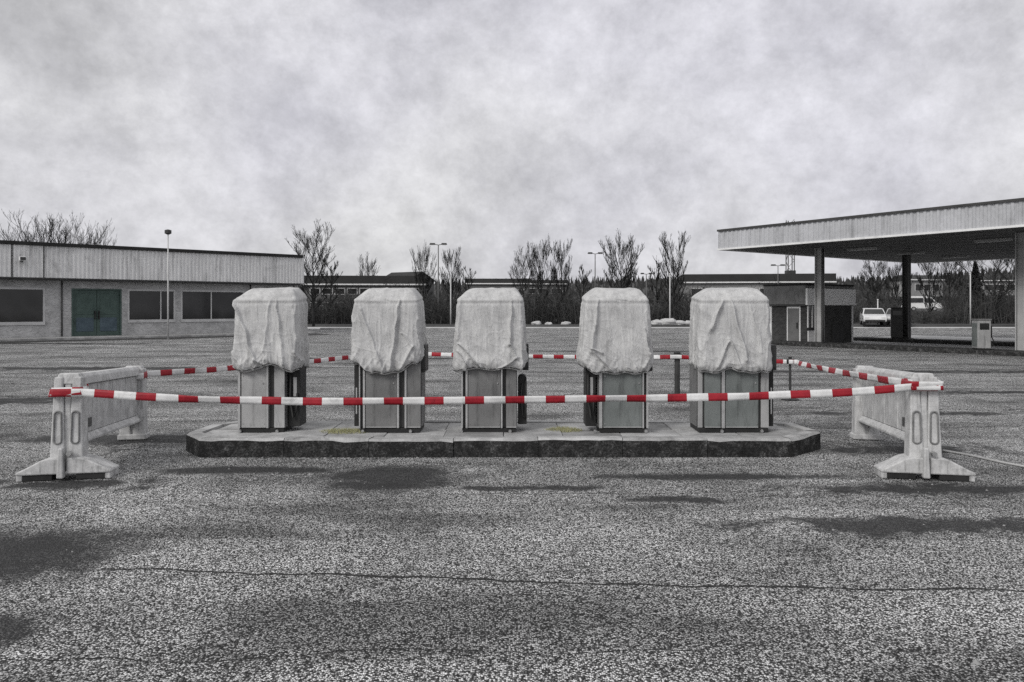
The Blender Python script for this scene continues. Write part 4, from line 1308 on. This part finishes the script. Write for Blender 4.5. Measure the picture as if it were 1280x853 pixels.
TREES = [
    ('round', 12, 288, 62, 'leftmost bare tree above the low brick building roof', 0.9, 0),
    ('round_b', 47, 271, 60, 'broadest bare tree above the low building roof, second from the left', 0.95, 0),
    ('round', 87, 275, 62, 'third bare tree from the left above the low building roof', 0.85, 0),
    ('round_b', 118, 287, 64, 'small rightmost bare tree above the low building roof', 0.7, 0),
    ('birch', 392, 283, 60, 'slender bare tree at the right corner of the low building', 1.0, 0.1),
    ('sapling', 413, 326, 70, 'small bare sapling right of the low building corner tree', 1.2, 0.1),
    ('birch', 459, 322, 92, 'small distant bare tree left of the gabled house', 0.8, 0.2),
    ('poplar', 529, 310, 78, 'bare upright tree just left of the first double-headed lamp', 0.8, 0.16),
    ('poplar_b', 566, 313, 80, 'bare upright tree just right of the first double-headed lamp', 0.9, 0.16),
    ('sapling', 585, 335, 74, 'thin bare sapling left of the middle pump top', 1.0, 0.16),
    ('birch', 654, 312, 74, 'left tree of the bare row between third and fourth pumps', 0.8, 0.16),
    ('poplar', 676, 303, 72, 'middle tree of the bare row between third and fourth pumps', 0.85, 0.16),
    ('poplar_b', 702, 303, 75, 'right tree of the bare row between third and fourth pumps', 0.8, 0.16),
    ('sapling', 728, 333, 76, 'thin bare sapling left of the second double-headed lamp', 1.0, 0.16),
    ('poplar', 776, 298, 74, 'bushy bare tree directly behind the fourth pump', 1.15, 0.16),
    ('sapling', 822, 328, 72, 'thin bare sapling left of the tall pointed tree', 1.1, 0.16),
    ('poplar_b', 842, 293, 70, 'tall pointed bare tree between fourth and rightmost pumps', 0.95, 0.16),
    ('birch', 1092, 322, 78, 'bare tree seen under the canopy right of the kiosk', 1.0, 0.16),
    ('poplar', 1120, 330, 84, 'bare tree seen under the canopy left of the dark column', 1.0, 0.16),
    ('poplar_b', 1162, 322, 86, 'bare tree seen under the canopy right of the dark column', 1.0, 0.16),
    ('birch', 1186, 318, 80, 'bare tree under the canopy left of its tall white pole', 1.0, 0.16),
    ('round', 1242, 300, 70, 'spreading bare tree under the canopy beside the right column', 1.25, 0.16),
    ('round_b', 1272, 312, 78, 'bare tree at the right edge behind the canopy column', 1.0, 0.16),
]
for i, (k, px, py, d, lab, ws, b) in enumerate(TREES):
    bare_tree(k, px, py, d, lab, ws, b, rz=i * 1.7)
# the one dark conifer under the canopy
def conifer(px, top, d, label):
    X = (px - 640) / 950 * d
    H = 1.6 + (385 - top) / 950 * d
    root = empty('conifer_tree', (X, d, 0))
    tag(root, label, 'tree')
    MB().tube([(0, 0, 0), (0, 0, H)], [0.16, 0.03], 7).build('trunk', M['bark'], root)
    rs = random.Random(3)
    m = MB()
    for k in range(900):
        t = rs.random() ** 0.8
        a = rs.uniform(0, 2 * PI)
        r = (1 - t) * 1.5 * rs.uniform(0.5, 1.0) + 0.1
        p = Vector((0, 0, H * (0.1 + 0.88 * t)))
        q = p + Vector((math.cos(a) * r, math.sin(a) * r, -0.25 * r + rs.uniform(-0.1, 0.1)))
        s = Vector((-math.sin(a), math.cos(a), rs.uniform(-0.4, 0.4))) * 0.12
        m.add([p, q + s * 1.2, q * 1.0 + Vector((0, 0, 0.08)), q - s * 1.2], [(0, 1, 2), (0, 2, 3)])
    m.build('crown', M['conifer'], root)
conifer(1219, 326, 76, 'dark conifer seen under the canopy behind the white pole')

# scrub thicket along the road: uncountable stems
def thicket(x0, x1, y0, y1, n, hfun, seed, label):
    rs = random.Random(seed)
    m = MB()
    for k in range(n):
        x = rs.uniform(x0, x1); y = rs.uniform(y0, y1)
        h = hfun(x, y) * rs.uniform(0.35, 1.05) * (0.8 + 0.5 * noise.noise(Vector((x * 0.35, y * 0.3, seed))))
        if h < 0.3: continue
        lean = Vector((rs.uniform(-0.3, 0.3), rs.uniform(-0.3, 0.3), 1))
        p = Vector((x, y, 0.1)); q = p + lean * h * 0.55; e = q + Vector((lean.x + rs.uniform(-.3, .3), lean.y, 1)) * h * 0.45
        r = rs.uniform(0.018, 0.045)
        m.tube([p, q, e], [r, r * 0.75, r * 0.25], 3, cap=False)
        for b in range(5):
            t = rs.uniform(0.15, 0.95)
            s = p.lerp(e, t)
            a = rs.uniform(0, 2 * PI)
            L = rs.uniform(0.3, 0.9)
            w = s + Vector((math.cos(a) * L, math.sin(a) * L, rs.uniform(0.1, 0.9) * L))
            m.tube([s, w], [r * 0.6, r * 0.3], 3, cap=False)
    o = m.build('scrub_thicket', M['scrub'])
    tag(o, label, 'thicket', kind='stuff')
thicket(-24, 22, 66, 80, 4200, lambda x, y: 3.6 + 0.8 * math.sin(x * 0.4), 1, 'dense dark leafless scrub along the road behind the pumps')
thicket(26, 62, 68, 84, 3000, lambda x, y: (4.0 + 0.8 * math.sin(x * 0.3 + 1)) * (0.28 if 0.505 < x / y < 0.57 else 1.0), 2, 'dense dark leafless scrub seen under the canopy')
def ridge(seed):
    rs = random.Random(seed)
    m = MB()
    for k in range(5000):
        x = rs.uniform(-60, 230); y = rs.uniform(150, 255)
        t = (y - 97) / 163
        z = -0.3 + smooth(0, 1, t) * (9.5 + 1.6 * noise.noise(Vector((x * 0.012, 1, 0))) + 5.0 * smooth(60, 200, x))
        h = rs.uniform(0.8, 2.4)
        m.tube([(x, y, z - 0.5), (x + rs.uniform(-.4, .4), y, z + h)], [0.5 * rs.uniform(0.5, 1.2), 0.06], 4, cap=False)
    tag(m.build('hillside_wood', M['scrub']), 'far scrubby wood covering the hillside', 'wood', kind='stuff')
ridge(4)

# ------------------------------------------------------------------ parked cars beyond the road
def car_proto(paint, van=False):
    root = empty('parked_car', (0, 0, 0))
    W = 0.86
    if van:
        low = [(-2.4, 0.35), (2.3, 0.35), (2.42, 0.6), (2.38, 0.95), (1.6, 1.12), (1.0, 1.85), (0.6, 2.0), (-2.3, 2.02), (-2.42, 1.9), (-2.45, 0.6)]
        glass_side = [(0.05, 1.2), (1.35, 1.2), (0.9, 1.75), (0.05, 1.78)]
        glass_side2 = [(-2.1, 1.2), (-0.1, 1.2), (-0.1, 1.78), (-2.1, 1.78)]
        ws = ((1.66, 1.14), (1.07, 1.82))
    else:
        low = [(-2.05, 0.32), (2.0, 0.32), (2.12, 0.5), (2.06, 0.74), (1.15, 0.92), (0.45, 1.38), (-0.75, 1.42), (-1.75, 1.02), (-2.08, 0.95), (-2.14, 0.55)]
        glass_side = [(0.02, 0.95), (0.95, 0.95), (0.40, 1.32), (0.02, 1.34)]
        glass_side2 = [(-1.5, 0.98), (-0.08, 0.95), (-0.08, 1.34), (-0.72, 1.34)]
        ws = ((1.19, 0.93), (0.50, 1.36))
    n = len(low)
    m = MB()
    beltz = 0.98 if not van else 1.18
    def hw(z):
        return W - max(0.0, z - beltz) * 0.32
    vs = [(p[0], -hw(p[1]), p[1]) for p in low] + [(p[0], hw(p[1]), p[1]) for p in low]
    m.add(vs, [tuple(range(n)), tuple(range(n, 2 * n))[::-1]] + [(i, n + i, n + (i + 1) % n, (i + 1) % n) for i in range(n)])
    m.build('body', paint, root, bevel=0.05, seg=2)
    for s in (-1, 1):
        for gs in (glass_side, glass_side2):
            poly = [(p[0], s * (hw(p[1]) + 0.006), p[1]) for p in gs]
            inner = [(p[0], s * (hw(p[1]) - 0.02), p[1]) for p in gs]
            k = len(poly)
            gm = MB(); gm.add(poly + inner, [tuple(range(k)), tuple(range(k, 2 * k))[::-1]] + [(i, (i + 1) % k, k + (i + 1) % k, k + i) for i in range(k)])
            gm.build('side_window', M['glass'], root)
    (xa, za), (xb, zb) = ws
    nx_, nz_ = (zb - za), -(xb - xa)
    L = math.hypot(nx_, nz_); ox, oz = nx_ / L * 0.012, nz_ / L * 0.012
    wm = MB()
    yy0, yy1 = hw(za) - 0.08, hw(zb) - 0.08
    q = [(xa - 0.03, -yy0, za + 0.03), (xa - 0.03, yy0, za + 0.03), (xb + 0.03, yy1, zb - 0.03), (xb + 0.03, -yy1, zb - 0.03)]
    wm.add([(a + ox, b, c_ + oz) for a, b, c_ in q] + [(a - ox, b, c_ - oz) for a, b, c_ in q], [(0, 1, 2, 3), (7, 6, 5, 4), (0, 4, 5, 1), (1, 5, 6, 2), (2, 6, 7, 3), (3, 7, 4, 0)])
    wm.build('windscreen', M['glass'], root)
    xf = 2.10 if not van else 2.40
    for s in (-1, 1):
        bx('headlight', M['lamp_lens'], root, xf - 0.06, xf + 0.02, s * 0.62 - 0.16, s * 0.62 + 0.16, 0.56, 0.70, 0.02)
    bx('bumper', M['black'], root, xf - 0.10, xf + 0.05, -0.74, 0.74, 0.32, 0.46, 0.03)
    for x in (-1.3, 1.3):
        for s in (-1, 1):
            w = MB().tube([(x, s * 0.66, 0.31), (x, s * 0.875, 0.31)], 0.31, 16).build('wheel', M['black'], root)
            MB().tube([(x, s * 0.87, 0.31), (x, s * 0.885, 0.31)], 0.19, 12).build('rim', M['trim'], w)
    return root
PROTO = {'white': car_proto(M['car_white']), 'silver': car_proto(M['car_grey'])}
van = car_proto(M['car_white'], True)
van.name = 'white_van'
CARS = [('white', 1076, 66, 'white parked car right of the kiosk wall'), ('silver', 1106, 66, 'silver parked car left of the dark canopy column')]
first = {}
for i, (c_, px, d, lab) in enumerate(CARS):
    o = PROTO[c_] if c_ not in first else copy_tree(PROTO[c_])
    first[c_] = 1
    o.location = ((px - 640) / 950 * d, d - 2.2, 0.16)
    o.rotation_euler = (0, 0, math.atan2(-d, -(px - 640) / 950 * d) + R(4 - 7 * i))
    tag(o, lab, 'car', 'cars parked beyond the road')
van.location = (55.6, 103, 1.15)
van.rotation_euler = (0, 0, R(-12))
tag(van, 'white van standing on the bank, right of the dark canopy column', 'van')
tag(MB().prism([(44, 0), (70, 0), (64, 1.15), (49, 1.15)], 'y', 99, 107).build('van_bank', M['hill']), 'raised bank below the white van', 'bank', kind='structure')
# pale boulders along the far kerb
M['boulder'] = mottled('pale_boulder', 0.3, 0.6, 3, 0.9, bump=0.5, fine=20)
BOULD = [(671, 0.55, 'pale boulder just right of the middle pump'), (686, 0.4, 'small pale boulder between middle and fourth pumps'), (707, 0.5, 'pale boulder just left of the fourth pump'),
         (821, 0.75, 'pale boulder just right of the fourth pump'), (836, 0.95, 'largest pale boulder, at the foot of the white pole'), (849, 0.7, 'pale boulder right of the largest one'), (861, 0.6, 'pale boulder just left of the rightmost pump')]
for i, (px, r_, lab) in enumerate(BOULD):
    m = MB()
    n1, n2 = 12, 7
    for a in range(n2 + 1):
        for b in range(n1):
            th, ph_ = PI * a / n2, 2 * PI * b / n1
            v_ = Vector((math.sin(th) * math.cos(ph_), math.sin(th) * math.sin(ph_), math.cos(th)))
            q = 1 + 0.35 * noise.noise(v_ * 1.7 + Vector((i * 5, 0, 0)))
            m.v.append((v_.x * r_ * q * 0.8, v_.y * r_ * 0.6 * q, v_.z * r_ * 0.40 * q))
    for a in range(n2):
        for b in range(n1):
            m.f.append((a * n1 + b, (a + 1) * n1 + b, (a + 1) * n1 + (b + 1) % n1, a * n1 + (b + 1) % n1)); m.mi.append(0)
    d = 64.2
    o = m.build('boulder', M['boulder'], loc=((px - 640) / 950 * d, d, 0.16 + r_ * 0.2))
    tag(o, lab, 'boulder', 'pale boulders along the road')

# ------------------------------------------------------------------ grass on the island
def tuft_field(cx, cy, rx, ry, n, seed, label):
    rs = random.Random(seed)
    m = MB()
    for k in range(n):
        a = rs.uniform(0, 2 * PI); q = math.sqrt(rs.random())
        x, y = cx + rx * q * math.cos(a), cy + ry * q * math.sin(a)
        h = rs.uniform(0.015, 0.06) * (1.2 - q * 0.7)
        dx, dy = rs.uniform(-0.05, 0.05), rs.uniform(-0.05, 0.05)
        w = rs.uniform(0.0015, 0.003)
        m.add([(x - w, y, ISL_Z - 0.02), (x + w, y, ISL_Z - 0.02), (x + dx * 0.5 + w * 0.6, y + dy * 0.5, ISL_Z - 0.02 + h * 0.75), (x + dx, y + dy, ISL_Z - 0.02 + h), (x + dx * 0.5 - w * 0.6, y + dy * 0.5, ISL_Z - 0.02 + h * 0.75)], [(0, 1, 2, 4), (4, 2, 3)])
    tag(m.build('grass', M['grass']), label, 'grass', kind='stuff')
tuft_field(-1.90, 8.66, 0.30, 0.16, 900, 1, 'pale yellow grass growing on the island between the first two pumps')
tuft_field(0.60, 8.78, 0.22, 0.14, 600, 2, 'pale yellow grass growing on the island right of the middle pump')

# ------------------------------------------------------------------ loose grit along the kerb and in the yard
def grit(n, seed):
    rs = random.Random(seed)
    m = MB()
    for k in range(n):
        if k < n * 0.6:
            x, y = rs.uniform(-3.5, 3.2), 8.10 - abs(rs.gauss(0, 0.10))
        else:
            x, y = rs.uniform(-6, 6), rs.uniform(3.2, 11)
            if 8.05 < y < 9.6 and abs(x) < 3.8: continue
        r = rs.uniform(0.004, 0.012) * (1.6 if rs.random() < 0.05 else 1)
        a = rs.uniform(0, 6.28)
        vs = []
        for q in range(5):
            t = a + q * 1.2566
            vs.append((x + r * math.cos(t) * rs.uniform(0.7, 1.3), y + r * math.sin(t) * rs.uniform(0.7, 1.3), 0.0))
        vs.append((x + rs.uniform(-.3, .3) * r, y + rs.uniform(-.3, .3) * r, r * rs.uniform(0.6, 1.1)))
        m.add(vs, [(q, (q + 1) % 5, 5) for q in range(5)])
    tag(m.build('loose_grit', M['concrete']), 'loose stones and grit scattered on the asphalt', 'grit', kind='stuff')
grit(1500, 8)
